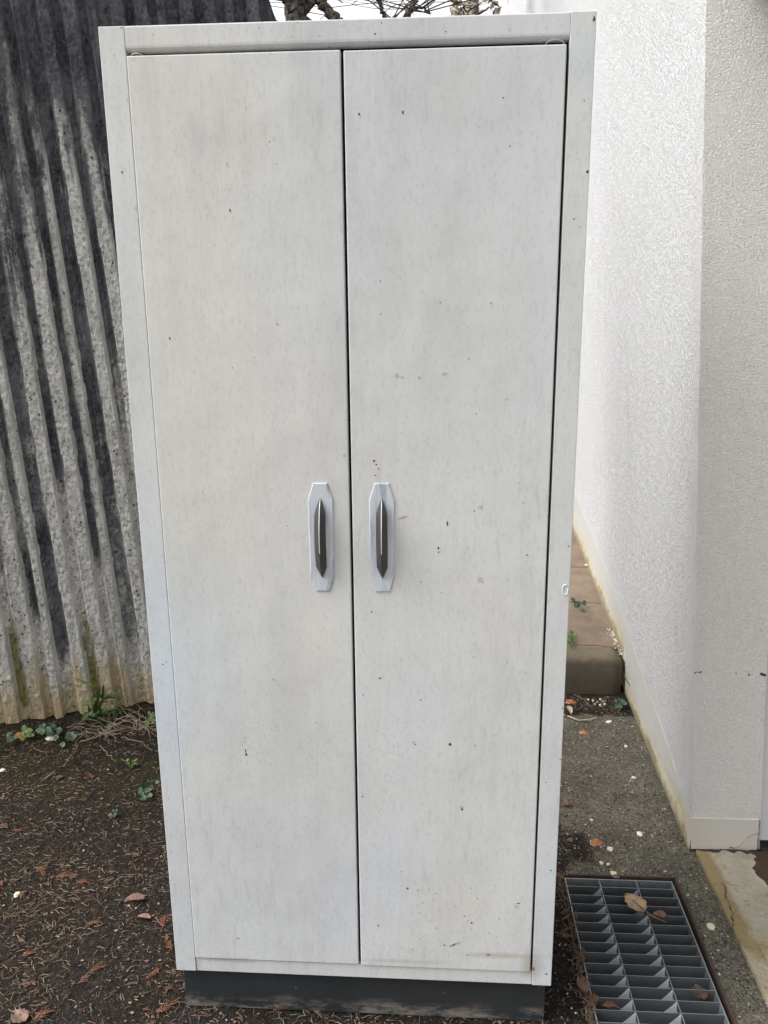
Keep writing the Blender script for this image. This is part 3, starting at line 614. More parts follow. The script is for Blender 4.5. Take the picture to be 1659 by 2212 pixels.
    for (px, py, rx, rz, m) in [(1272, 371, 2.4, 3.4, CHIP), (1283, 42, 2.2, 5, CHIP), (1250, 640, 1.2, 3, GREYCHIP), (1262, 217, 1, 1.4, CHIP), (1240, 473, 2, 1.6, CHIP), (1253, 490, 2, 2, GREYCHIP), (1228, 1180, 1.2, 2, CHIP), (1216, 1530, 1, 3, CHIP), (1212, 1640, 1, 3, CHIP),
                                (1180, 2104, 3, 2.5, CHIP), (1155, 2072, 3, 6, GREYCHIP), (1149, 2093, 2.6, 5, RUST), (1175, 1300, 1, 1, CHIP), (1190, 1880, 1.6, 2, CHIP), (1180, 1690, 1.2, 1.6, CHIP)]:
        p = aty(px, py, 0); p.x = min(max(p.x, .3625), .3970); put('SR', blob(p.x, p.z, rx/1220, rz/1220, y=-.0003), m)
    patches(st[1], 'SR')
    for (px, py, rx, rz, m) in [(301, 215, 1.4, 2.4, GREYCHIP), (246, 118, 2, 2, GREYCHIP), (264, 372, 1.6, 3, CHIP), (300, 450, 3, 4, GREYCHIP), (262, 60, 1.8, 1, CHIP), (390, 2010, 2, 2, GREYCHIP), (330, 900, 1.5, 2, GREYCHIP), (352, 1435, 2.5, 1.2, CHIP), (359, 1430, 1.6, 1, CHIP), (352, 1475, 1, 1, CHIP), (365, 1725, 1.2, 1.2, CHIP), (370, 1840, 3, 4, GREYCHIP), (400, 1996, 2.5, 2.5, GREYCHIP)]:
        p = aty(px, py, 0); p.x = min(max(p.x, -.397), -.3605); put('SL', blob(p.x, p.z, rx/1220, rz/1220, y=-.0003), m)
    patches(st[0], 'SL')
    # raised drip on the right stile
    bb = MB()
    P0 = aty(1221, 1274, 0)
    bb.tube([(P0.x+.005*math.cos(a)+.0, -.0005, P0.z+.010*math.sin(a)) for a in np.linspace(.9, 6.6, 22)], .0009, 6); o = bb.build('paint_blister', BLISTER, root, smooth=True)
    # dimples bubbling up low on the right door
    # hinge discs above each door
    for (px, py, r) in ((293, 121, .0105), (1200, 97, .0150)):
        p = aty(px, py, .0); b = MB(); n = 18; h = .0032 if px < 500 else .0055
        vs = []
        for i in range(n+1):
            u = -1+2*i/n; zz = 1.8992+h*max(0, 1-u*u)**.7
            vs += [(p.x+u*r, .0015+.0035*u*u, zz), (p.x+u*r, .014, zz), (p.x+u*r, .014, zz+.0010), (p.x+u*r, .0015+.0035*u*u, zz+.0010)]
        b.add(vs, [(i*4+k, i*4+(k+1) % 4, i*4+4+(k+1) % 4, i*4+4+k) for i in range(n) for k in range(4)]+[(0, 1, 2, 3), tuple(n*4+k for k in (3, 2, 1, 0))])
        b.tube([(p.x, .0075, 1.8992+h), (p.x, .0075, 1.8992+h+.0028)], [.0034, .0026], 10); b.build('hinge', PAINT2, root)
    # plinth
    b = MB(); b.box(-.391, .391, .016, .020, .002, G-.0012); b.box(-.391, -.387, .0205, .43, .002, G-.0005); b.box(.387, .391, .0205, .43, .002, G-.0005); b.box(-.3805, .3805, .426, .43, .002, G-.0005)
    pl = b.build('plinth', PLINTH, root, bevel=.0015)
    # handles: backplate and ridged grip belong to their door
    for (dr_, cx, sk) in ((dl, -.0575, -.001), (dr, .0548, 0.0)):
        o2 = [(cx-.0130, 1.187), (cx+.0130, 1.187), (cx+.0232, 1.155), (cx+.0228, 1.011), (cx+.0128, .9795), (cx-.0128, .9795), (cx-.0228, 1.011), (cx-.0232, 1.155)]
        b = MB(); n = 8; yb, yf = -.0015, -.0042
        inner = [(cx+(x-cx)*.93, 1.083+(z-1.083)*.985) for x, z in o2]
        b.add([(x, yb, z) for x, z in o2]+[(x, -.0030, z) for x, z in o2]+[(x, yf, z) for x, z in inner],
              [(i, (i+1) % n, n+(i+1) % n, n+i) for i in range(n)]+[(n+i, n+(i+1) % n, 2*n+(i+1) % n, 2*n+i) for i in range(n)]+[tuple(range(2*n, 3*n))])
        bm = bmesh.new(); o = b.build('handle_plate', PLATE, dr_)
        bm.from_mesh(o.data); bmesh.ops.recalc_face_normals(bm, faces=bm.faces[:]); bm.to_mesh(o.data); bm.free()
        g = MB(); z1, z0 = (1.1595, 1.0065); N = 26; vs = []
        for i in range(N+1):
            t = i/N; z = z1+(z0-z1)*t
            arch = math.sin(math.pi*t)**.8
            w = .0106*(.86+.14*math.sin(math.pi*t))*min(1, t/.17, (1-t)/.15)**.85 + .0001; yk = -.0032-.0095*arch; yr = -.0048-.0195*arch-.0035*min(1, t/.1, (1-t)/.1)
            xo = cx + sk*math.sin(math.pi*t); rw = .00065*min(1, t/.05, (1-t)/.05)
            vs += [(xo-w*.7, yk, z), (xo-w, yk-.0015, z), (xo-rw, yr, z), (xo+rw, yr, z), (xo+w, yk-.0015, z), (xo+w*.7, yk, z)]
        fs = []; mi = []
        for i in range(N):
            for j in range(6):
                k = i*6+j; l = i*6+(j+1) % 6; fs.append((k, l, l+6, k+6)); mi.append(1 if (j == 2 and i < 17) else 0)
        fs += [tuple(range(6)), tuple(range(N*6, N*6+6))[::-1]]; mi += [0, 0]
        g.v = vs; g.f = fs; g.mi = mi
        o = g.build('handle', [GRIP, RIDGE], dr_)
        bm = bmesh.new(); bm.from_mesh(o.data); bmesh.ops.recalc_face_normals(bm, faces=bm.faces[:]); bm.to_mesh(o.data); bm.free()
cabinet()
# ================================================================ STEEL GRATING
GX0, GX1, GY0, GY1 = .5035, .7865, -.46, .484
def grating():
    root = empty('metal_grate', ((GX0+GX1)/2, 0, 0), 'galvanised steel grating set in the tarmac right of the cabinet', 'grate')
    f = MB(); a = .006
    f.box(PX0+.012, PX1-.012, .4565, PY1-.004, -.036, -.033)
    for (x0, x1, y0, y1) in ((PX0-.002, PX0+.003, PY0, PY1), (PX1-.003, PX1+.002, PY0, PY1), (PX0, PX1, PY1-.003, PY1+.002)): f.box(x0, x1, y0, y1, -.045, .004)
    f.box(PX0+.003, PX0+.012, PY0, PY1-.003, -.045, -.042); f.box(PX1-.012, PX1-.003, PY0, PY1-.003, -.045, -.042); f.build('seat_frame', RUSTIRON, root)
    zt = .000; H = .034
    f = MB(); f.box(GX0, GX0+.0028, GY0, GY1, zt-H, zt+.0015); f.box(GX1-.0028, GX1, GY0, GY1, zt-H, zt+.0015)
    f.box(GX0+.0028, GX1-.0028, GY1-.0028, GY1, zt-H, zt+.0015); f.box(GX0+.0028, GX1-.0028, GY0, GY0+.0028, zt-H, zt+.0015); f.build('edge_frame', ZEDGE, root)
    rods = [GX0+.0905, GX0+.1875]; y = GY1-.0300; bars = 0
    while y > GY0+.02:
        b = MB(); nx, nz = 190, 13; xs = np.linspace(GX0+.0029, GX1-.0029, nx); zs = np.linspace(zt, zt-H, nz)
        P = np.array([[(x, y-.0008, z) for z in zs] for x in xs]); C = np.zeros((nx, nz, 4)); C[..., 3] = 1
        ja = random.uniform(.85, 1.15)
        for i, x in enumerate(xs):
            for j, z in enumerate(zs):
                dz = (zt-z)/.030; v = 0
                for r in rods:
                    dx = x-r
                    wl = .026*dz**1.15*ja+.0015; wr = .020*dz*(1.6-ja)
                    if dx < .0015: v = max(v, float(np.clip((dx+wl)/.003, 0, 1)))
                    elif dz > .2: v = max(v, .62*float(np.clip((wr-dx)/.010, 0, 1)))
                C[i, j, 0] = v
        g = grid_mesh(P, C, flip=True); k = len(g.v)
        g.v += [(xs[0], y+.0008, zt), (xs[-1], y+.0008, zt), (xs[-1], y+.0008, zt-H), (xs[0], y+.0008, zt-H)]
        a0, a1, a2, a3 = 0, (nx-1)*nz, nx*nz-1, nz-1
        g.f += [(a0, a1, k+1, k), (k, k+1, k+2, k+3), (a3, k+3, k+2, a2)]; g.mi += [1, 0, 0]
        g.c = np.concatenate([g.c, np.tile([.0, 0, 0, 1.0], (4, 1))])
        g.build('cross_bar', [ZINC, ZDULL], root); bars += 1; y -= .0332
    for r in rods:
        b = MB(); b.tube([(r, yy, zt+.0008+.0004*math.sin(yy*60)) for yy in np.linspace(GY1-.003, GY0+.003, 90)], 0.0013, 6); b.build('tie_rod', ZEDGE, root)
grating()
# ================================================================ TREES beyond the wall
def branch(b, p, d, r, L, depth, wob=.25, n=8):
    pts = [Vector(p)]; rad = [r]; d = Vector(d).normalized(); st = max(4, int(L/.12))
    for i in range(st):
        d = (d + Vector((random.gauss(0, wob), random.gauss(0, wob), random.gauss(0, wob*.6)))*.35).normalized()
        pts.append(pts[-1]+d*L/st); rad.append(r*(1-.55*(i+1)/st)*(1+random.uniform(-.12, .12)))
    b.tube(pts, rad, n, jit=.10)
    if depth > 0:
        for k in range(3):
            i = random.randint(st//3, st); dd = (d + Vector((random.gauss(0, .7), random.gauss(0, .7), random.uniform(-.2, .7)))).normalized()
            branch(b, pts[i], dd, rad[i]*.6, L*random.uniform(.5, .75), depth-1, wob, 6)
def tree(name_, base, path, radii, limbs, label):
    root = empty('bare_tree', base, label, 'tree', 'bare trees beyond the wall')
    b = MB(); b.tube(path, radii, 12, jit=.16); b.build('trunk', BARK, root)
    c = MB()
    for (p, ps, r) in limbs:
        c.tube(ps, [r*(1-.5*i/(len(ps)-1)) for i in range(len(ps))], 8, jit=.18)
        for q in ps[2:]:
            branch(c, q, (random.gauss(0, 1), random.gauss(0, .5), random.uniform(.1, 1)), r*.35, .7, 1, .4, 5)
    c.build('limbs', BARK, root)
YT = 3.6
def T(px, py, Y=YT): return aty(px, py, Y)
def curve(pl, Y=YT, n=5):
    """smooth a few photograph-measured points, extended upward by hand"""
    P = [T(x, y, Y) for x, y in pl]; out = []
    for i in range(len(P)-1):
        for k in range(n): out.append(P[i].lerp(P[i+1], k/n) + Vector((random.gauss(0, .004),)*3))
    return out+[P[-1]]
tr_base = T(652, 40); tr_base.z = 0
tree('a', tuple(tr_base), [Vector((tr_base.x+.02, YT, -.05)), Vector((tr_base.x, YT, 1.0)), Vector((tr_base.x-.02, YT, 2.0))]+curve([(643, 75), (641, 40), (636, 20), (634, 5), (640, -30), (636, -80), (625, -200)], n=4),
     [.13, .11, .09]+[.066]*4+[.060, .058, .052, .054]+[.052, .060, .060, .058]+[.055]*4+[.050]*4+[.045]*4+[.04]*4+[.03],
     [(0, curve([(646, 30), (668, 10), (684, -8), (700, -20), (730, -60), (760, -140)]), .028), (0, curve([(630, -150), (600, -260), (560, -400)]), .03)],
     'bare tree trunk with thick flaky bark nearest the end of the concrete wall')
b2 = T(740, 60); b2.z = 0
tree('b', tuple(b2), [Vector((b2.x+.25, YT+.3, -.05)), Vector((b2.x+.2, YT+.3, 1.2)), Vector((b2.x+.12, YT+.2, 2.2))]+curve([(745, 60), (722, 38), (704, 18), (697, 5), (688, -20), (692, -80), (700, -200)], n=4),
     [.09, .075, .05]+[.029]*4+[.030, .028, .025, .026]+[.024, .026, .026, .024]+[.024]*4+[.022]*4+[.022]*4+[.018]*4+[.015],
     [(0, curve([(697, -6), (704, 8), (708, 22), (712, 40)][::1], n=3), .006), (0, curve([(694, -90), (660, -160), (600, -260)]), .02)],
     'thin dark bare tree leaning left, second from the concrete wall')
b3 = T(900, 60, 4.2); b3.z = 0
tree('c', tuple(b3), [Vector((b3.x+.3, 4.2, -.05)), Vector((b3.x+.28, 4.2, 1.2)), Vector((b3.x+.1, 4.2, 2.6))]+curve([(845, 60), (831, 34), (822, 15), (818, 0), (812, -40), (800, -140)], 4.2, 4),
     [.08, .06, .035]+[.013]*4+[.013]*4+[.012]*4+[.016]*4+[.014]*4+[.010],
     [(0, curve([(845, 52), (852, 34)], 4.2), .012)], 'slender grey bare tree rising over the middle of the cabinet top')
b4 = T(900, 60, 4.0); b4.z = 0
tree('d', tuple(b4), [Vector((b4.x+.1, 4.0, -.05)), Vector((b4.x, 4.0, 1.2)), Vector((b4.x-.1, 4.0, 2.4))]+curve([(865, 60), (878, 36), (884, 26), (892, 12), (902, -6), (920, -60), (960, -160)], 4.0, 4),
     [.08, .06, .035]+[.016]*4+[.020]*4+[.015]*4+[.013]*4+[.012]*4+[.014]*4+[.010],
     [(0, curve([(884, 28), (896, 20), (908, 14), (916, 16), (923, 25), (930, 30)], 4.0, 3), .011)], 'forked dark bare tree with a hooked side branch above the cabinet')
def shrub():
    c = T(1008, 20, 5.0); root = empty('dry_shrub', (c.x, 5.0, 0), 'dry tangled twiggy shrub against the far edge of the building', 'shrub')
    b = MB(); lf = MB()
    for i in range(120):
        x = c.x+random.uniform(-.10, .16); z = random.uniform(2.4, 4.1); p = Vector((x, 5+random.uniform(-.15, .35), z))
        d = Vector((random.gauss(0, 1), random.gauss(0, .3), random.uniform(-.3, 1.2))).normalized()*random.uniform(.12, .35)
        q = p+d; q.x = min(max(q.x, c.x-.115), c.x+.24); m_ = p.lerp(q, .5)+Vector((random.gauss(0, .02),)*3); b.tube([p, m_, q], [.007, .006, .003], 5)
        for k in range(5):
            o = p.lerp(q, random.random()); o.x = min(max(o.x, c.x-.095), c.x+.24); s = random.uniform(.02, .045); a = Vector((random.gauss(0, 1), random.gauss(0, 1), random.gauss(0, 1))).normalized()*s; e = a.orthogonal().normalized()*s*.6
            lf.add([o-a, o+e, o+a, o-e], [(0, 1, 2, 3)])
    for i in range(6): b.tube([(c.x+.03*i-.06, 5.1, 0), (c.x+.03*i-.08+random.uniform(-.03, .05), 5.1, 2.0), (c.x+.03*i-.06, 5.05, 3.4)], [.02, .015, .008], 6)
    b.build('stems', BARK, root); lf.build('dead_leaves', leafm('pale_dead_foliage', (.36, .30, .24), (.62, .55, .47), .8), root)
shrub()
# ================================================================ LITTER
def gh(x, y): return float(ground_height(np.array(x), np.array(y)))
def needles():
    b = MB(); vs = []; fs = []; mi = []
    def one(x, y, z, L, a, w, m):
        k = len(vs); c = random.uniform(-1, 1)*L*.12; dx, dy = math.cos(a), math.sin(a); tip = random.uniform(-.001, .005); mid = random.uniform(.0, .003)
        for i, t in enumerate((0, .33, .67, 1)):
            px = x+dx*L*(t-.5)-dy*c*4*t*(1-t); py = y+dy*L*(t-.5)+dx*c*4*t*(1-t); pz = z+tip*t+mid*4*t*(1-t); ww = w*(.6 if i in (0, 3) else 1)
            vs.extend([(px-dy*ww, py+dx*ww, pz), (px+dy*ww, py-dx*ww, pz), (px, py, pz+ww*1.1)])
        for i in range(3):
            o = k+i*3; fs.extend([(o, o+3, o+5, o+2), (o+2, o+5, o+4, o+1)]); mi.extend([m, m])
    n = 0
    while n < 16000:
        x = random.uniform(-1.75, .42); y = random.uniform(-.75, 1.75+.4*x-.02)
        if y > 1.75+.4*x: continue
        dens = .35+.65*float(sstep(.38, .62, fbm(np.array(x*5.), np.array(y*5.), 3, 12)))
        if random.random() > dens*(1 - .35*float(sstep(.5, 1.1, np.array(y)))): continue
        one(x, y, gh(x, y)+.0015, random.uniform(.010, .026), random.gauss(.1, .9) if random.random() < .7 else random.uniform(0, 3.14), random.uniform(.0005, .0010), random.choices((0, 1, 2, 3), (3, 4.2, 2.4, 1.2))[0]); n += 1
    n = 0
    while n < 6500:      # crumbled leaf and cedar flakes matted between the needles
        x = random.uniform(-1.75, .42); y = random.uniform(-.75, 1.6)
        if y > 1.72+.4*x or float(fbm(np.array(x*4.), np.array(y*4.), 3, 22)) < random.uniform(.25, .62): continue
        z = gh(x, y)+.002; k = len(vs); r = random.uniform(.0018, .0050); a = random.uniform(0, 6.3)
        for q in range(5): aa = a+q*1.256; rr = r*random.uniform(.5, 1.2); vs.append((x+math.cos(aa)*rr, y+math.sin(aa)*rr*.7, z+random.uniform(0, .0025)))
        fs.append((k, k+1, k+2, k+3, k+4)); mi.append(random.choices((0, 1, 2, 3), (1, 4, 3, .6))[0]); n += 1
    n = 0
    while n < 1800:
        t = random.random()
        if t < .35: x = random.gauss(.492, .012); y = random.uniform(-.4, .5)
        elif t < .8: x = random.gauss(.55, .09); y = random.gauss(.95, .22)
        else: x = random.uniform(.45, .86); y = random.gauss(1.50, .06)
        if x > .875 or y > 1.57 or (x > PX0+.016 and x < PX1 and y < PY1): continue
        one(x, y, gh(x, y)+.002, random.uniform(.010, .028), random.uniform(0, 3.14), random.uniform(.0004, .0009), random.choices((0, 1, 2, 3), (3, 4, 3, 1))[0]); n += 1
    for i in range(170):      # litter lodged on the ledge in the back row of the grating
        one(random.uniform(.52, .775), random.uniform(.457, .477), -.030+random.uniform(0, .012), random.uniform(.008, .02), random.uniform(0, 3.14), .0008, random.choices((0, 1, 2, 3), (3, 4, 3, 1))[0])
    b.v = vs; b.f = fs; b.mi = mi; tag(b.build('fallen_needles', NEED, origin=(0, 0, 0)), 'carpet of dry brown conifer needles on the dark ground', None, None, 'stuff')
needles()
def grit():
    ico = bmesh.new(); bmesh.ops.create_icosphere(ico, subdivisions=1, radius=1); IV = [v.co.copy() for v in ico.verts]; IF = [tuple(v.index for v in f.verts) for f in ico.faces]; ico.free()
    def scatter(n, reg, size, mats, wts, name, lab, flat=.6):
        b = MB(); k = 0
        while k < n:
            x, y = reg()
            if x is None: continue
            s = size(); sx, sy, sz = s*random.uniform(.7, 1.3), s*random.uniform(.7, 1.3), s*flat*random.uniform(.6, 1.2); a = random.uniform(0, 6.3); ca, sa = math.cos(a), math.sin(a)
            z = (gh(x, y) if y < 1.58 or x < 0 else PZ(y)) + sz*.3
            b.add([(x+ca*v.x*sx-sa*v.y*sy*1.0, y+sa*v.x*sx+ca*v.y*sy, z+v.z*sz*random.uniform(.7, 1.2)) for v in IV], IF, random.choices(range(len(mats)), wts)[0]); k += 1
        tag(b.build(name, mats, origin=(0, 0, 0)), lab, None, None, 'stuff')
    def left():
        x = random.uniform(-1.75, .42); y = random.uniform(-.7, 1.72)
        return (x, y) if y < 1.74+.4*x and fbm(np.array(x*7.), np.array(y*7.), 2, 5) > random.uniform(.2, .7) else (None, None)
    def right():
        x = random.uniform(.43, .872); y = random.uniform(-.4, 1.57)
        return (None, None) if (PX0-.004 < x < PX1+.004 and y < PY1+.004) else (x, y)
    scatter(6500, left, lambda: random.uniform(.0014, .0048), [CLOD, GRITD, GRITM, GRITL], (6, 3, .8, .10), 'soil_crumbs', 'loose dark soil crumbs and grit under the needles')
    scatter(4200, right, lambda: random.uniform(.0010, .0032), [GRITD, GRITM, GRITL], (4, 5, .8), 'gravel', 'fine loose grit on the worn tarmac')
    def edge():
        y = random.uniform(1.62, 1.86); x = BX+.03+LEAN*PZ(y)+.012-abs(random.gauss(0, .014)); return (x, y)
    scatter(230, edge, lambda: random.uniform(.0022, .0055), [STONE, GRITL, GRITM], (3, 2, 1), 'mortar_crumbs', 'pale mortar crumbs along the foot of the building')
grit()
# ---- countable stones
def rock(px, py, r, mat, label, group=None, z=0.0, name='stone', cat='stone', flat=.6, pos=None):
    p = pos or at(px, py, z); bm = bmesh.new(); bmesh.ops.create_icosphere(bm, subdivisions=2, radius=1); sd_ = random.uniform(0, 99)
    for v in bm.verts:
        k = 1+.35*noise.noise(v.co*1.3+Vector((sd_, 0, 0)))+.15*noise.noise(v.co*3+Vector((0, sd_, 0))); v.co = Vector((v.co.x*k*r*1.15, v.co.y*k*r*.85, v.co.z*k*r*flat))
    me = bpy.data.meshes.new(name); bm.to_mesh(me); bm.free(); me.materials.append(mat)
    o = bpy.data.objects.new(name, me); COL.objects.link(o); o.location = (p.x, p.y, (gh(p.x, p.y) if z == 0 else z)+r*flat*.55); o.rotation_euler = (0, 0, random.uniform(0, 6))
    return tag(o, label, cat, group)
rock(37, 1937, .0085, STONE, 'cream stone alone among the needles near the left edge', 'loose pale stones')
rock(1535, 2004, .0105, STONE, 'round cream stone on the tarmac between grating and concrete slab', 'loose pale stones')
rock(109, 1604, .015, STONE, 'angular cream stone chunk at the foot of the fluted wall', 'loose pale stones')
rock(5, 1666, .009, STONEW, 'white stone at the left edge below the fluted wall', 'loose pale stones')
rock(1382, 1803, .010, STONEW, 'angular white stone in the open tarmac above the grating', 'loose pale stones', flat=.4)
rock(1318, 1836, .009, STONE, 'larger cream stone right of the orange shard', 'loose pale stones', flat=.4)
rock(1349, 1840, .0075, GRITM, 'grey brown stone right of the cream stone by the orange shard', 'loose pale stones', flat=.4)
rock(1299, 1866, .0065, STONE, 'small cream pebble just below the orange shard', 'loose pale stones')
rock(1314, 1868, .0055, STONE, 'small yellowish pebble below the larger cream stone', 'loose pale stones')
rock(1277, 1772, .006, STONEW, 'tiny white pebble on the tarmac above the orange shard', 'loose pale stones')
rock(1369, 1682, .0065, STONEW, 'small white pebble near the skirting of the building', 'loose pale stones')
rock(1315, 1561, .011, STONEW, 'flat whitish stone fragment in front of the kerb', 'loose pale stones', flat=.35)
rock(1352, 1613, .006, STONEW, 'tiny white pebble beside the building below the flat fragment', 'loose pale stones')
rock(1330, 1896, .009, GRITM, 'grey stone caught at the back edge of the grating', 'loose pale stones')
rock(1267, 1222, .010, STONE, 'cream stone on the brick path against the building', 'loose pale stones', z=PZ(2.7))
for i, (x, y) in enumerate(((1281, 1500), (1290, 1503), (1297, 1496), (1303, 1502), (1285, 1507), (1296, 1510), (1271, 1497), (1306, 1507))):
    rock(x, y+14, random.uniform(.0035, .006), STONE, 'little round cream pebble in the cluster before the kerb', 'pebble cluster before the kerb', name='pebble', cat='pebble')
# ---- terracotta shards
def shard(px, py, s, ang, label):
    p = at(px, py); b = MB(); out = [(-1, -.35), (-.4, -.7), (.55, -.65), (1.1, -.1), (.7, .55), (-.1, .45), (-.8, .35)]
    pts = [(x*s, y*s, .25*s*(1-.6*abs(x))) for x, y in out]; n = len(pts); lo = [(x, y, -.05*s) for x, y, z in pts]
    cen = (0.1*s, 0, .55*s); b.add(pts+lo+[cen], [(i, (i+1) % n, 2*n) for i in range(n)]+[(n+i, n+(i+1) % n, (i+1) % n, i) for i in range(n)], 0)
    b.mi = [0]*n+[1 if i in (5, 6, 0) else 0 for i in range(n)]
    o = b.build('terracotta_shard', [SHARD, STONEW], origin=(0, 0, 0)); o.location = (p.x, p.y, gh(p.x, p.y)+.003); o.rotation_euler = (.25, .15, ang); tag(o, label, 'shard', 'orange terracotta shards')
shard(1287, 1822, .019, .2, 'biggest orange terracotta shard, on the tarmac behind the grating'); shard(1261, 1584, .016, -.3, 'orange shard lying between the kerb and the grating')
shard(1233, 1518, .020, .1, 'orange shard beside the cabinet at the foot of the kerb'); shard(48, 1600, .024, .0, 'orange shard at the foot of the fluted wall, far left')
# ---- leaves
def leaf(px, py, L, w, ang, mat, label, curl=.25, z=None, stem=0, pos=None, tilt=(0, 0), name='dead_leaf'):
    p = pos or at(px, py); N = 10; b = MB(); P = []
    for i in range(N+1):
        t = i/N; hw = w*math.sin(math.pi*min(1, t**.75))**.8*(1+.12*math.sin(t*23)); hw = max(hw, .0004)
        for j in range(-2, 3):
            q = j/2; P.append((q*hw, (t-.5)*L, curl*w*(q*q)+.10*L*math.sin(t*3.1)*curl*2+random.uniform(-.02, .02)*w - (.06*w if j == 0 else 0)))
    b.add(P, [(i*5+j, i*5+j+1, i*5+j+6, i*5+j+5) for i in range(N) for j in range(4)])
    if stem: b.tube([(0, -L*.5, .001), (L*.06, -L*.5-stem*.5, .004), (L*.02, -L*.5-stem, .002)], [.0012, .0009, .0007], 5)
    o = b.build(name, mat, origin=(0, 0, 0), smooth=True); o.location = (p.x, p.y, (gh(p.x, p.y)+.003) if z is None else z); o.rotation_euler = (tilt[0], tilt[1], ang)
    sm = o.modifiers.new('thick', 'SOLIDIFY'); sm.thickness = .0004
    return tag(o, label, 'leaf')
pp = at(1370, 1953, .006)
leaf(0, 0, .072, .026, math.radians(25), TANLEAF, 'tan dry leaf with a long stem lying on the grating', .22, z=.007, stem=.0, pos=pp)
b = MB(); s0 = at(1366, 1943, .010); s1 = at(1390, 1965, .012); s2 = at(1412, 1980, .010); s3 = at(1438, 1992, .004); b.tube([s0, s1, s2, s3], [.0012, .0013, .0014, .001], 6)
tag(b.build('leaf_stalk', TWIG), 'thin curved brown stalk across the grating between two leaves', 'stalk')
leaf(1425, 1984, .034, .012, math.radians(80), BRLEAF, 'small crumpled brown leaf on the grating beside the stalk end', .6, z=.004)
leaf(1510, 2136, .045, .018, math.radians(15), DKLEAF, 'dark brown leaf caught in the grating near its right edge', .3, z=-.012)
leaf(1258, 2132, .050, .014, math.radians(8), PINKLEAF, 'pinkish brown leaf standing along the left edge of the grating', .5, z=.004)
leaf(292, 1950, .052, .013, math.radians(105), PINKLEAF, 'curled pinkish brown leaf among the needles left of the cabinet', .7)
leaf(42, 2201, .046, .018, math.radians(60), PINKLEAF, 'broad brown leaf near the bottom left corner', .3)
leaf(312, 1986, .036, .008, math.radians(85), BRLEAF, 'small reddish leaf below the curled leaf left of the cabinet', .6)
leaf(1222, 1741, .030, .012, math.radians(120), BRLEAF, 'brown leaf beside the right edge of the cabinet', .5)
leaf(1230, 1820, .017, .009, math.radians(70), PINKLEAF, 'small pink curled leaf beside the right edge of the cabinet', .8)
leaf(1229, 1539, .055, .010, math.radians(10), DRY, 'pale folded leaf standing at the foot of the kerb', .9)
leaf(1324, 1890, .018, .009, math.radians(40), STONE, 'pale leaf scrap at the back edge of the grating', .3)
leaf(129, 1682, .022, .008, math.radians(150), BRLEAF, 'small brown leaf at the end of a straw left of the cabinet', .5)
# ---- cedar sprays
def spray_mesh(n, L, mat, bend):
    b = MB(); pts = []
    for i in range(9): t = i/8; pts.append(Vector((bend*L*t*t, L*t, .004*math.sin(t*3))))
    b.tube(pts, [.0014*(1-.6*i/8) for i in range(9)], 5)
    for i in range(1, 9):
        for s in (-1, 1):
            if random.random() < .12: continue
            l = L*(.42*(1-i/10.5))*random.uniform(.7, 1.15); a = s*random.uniform(.55, .8); d = Vector((math.sin(a), math.cos(a), random.uniform(-.1, .25)))
            p = pts[i]; q1 = p+d*l*.5; q2 = p+d*l+Vector((0, l*.2, 0)); b.tube([p, q1, q2], [.0009, .0010, .0004], 5)
            for k in range(3):
                t = .3+.25*k; r = p.lerp(q2, t); dd = Vector((math.sin(a+s*random.choice((-.7, .7))), math.cos(a-s*.5), .1))*l*.3; b.tube([r, r+dd], [.0010, .0004], 4)
    me_o = b.build('cedar_spray', mat, origin=(0, 0, 0)); return me_o
protos = [spray_mesh(0, .045, CEDAR, .3), spray_mesh(1, .050, CEDARB, -.25), spray_mesh(2, .034, CEDAR, .1), spray_mesh(3, .060, CEDAR, .2)]
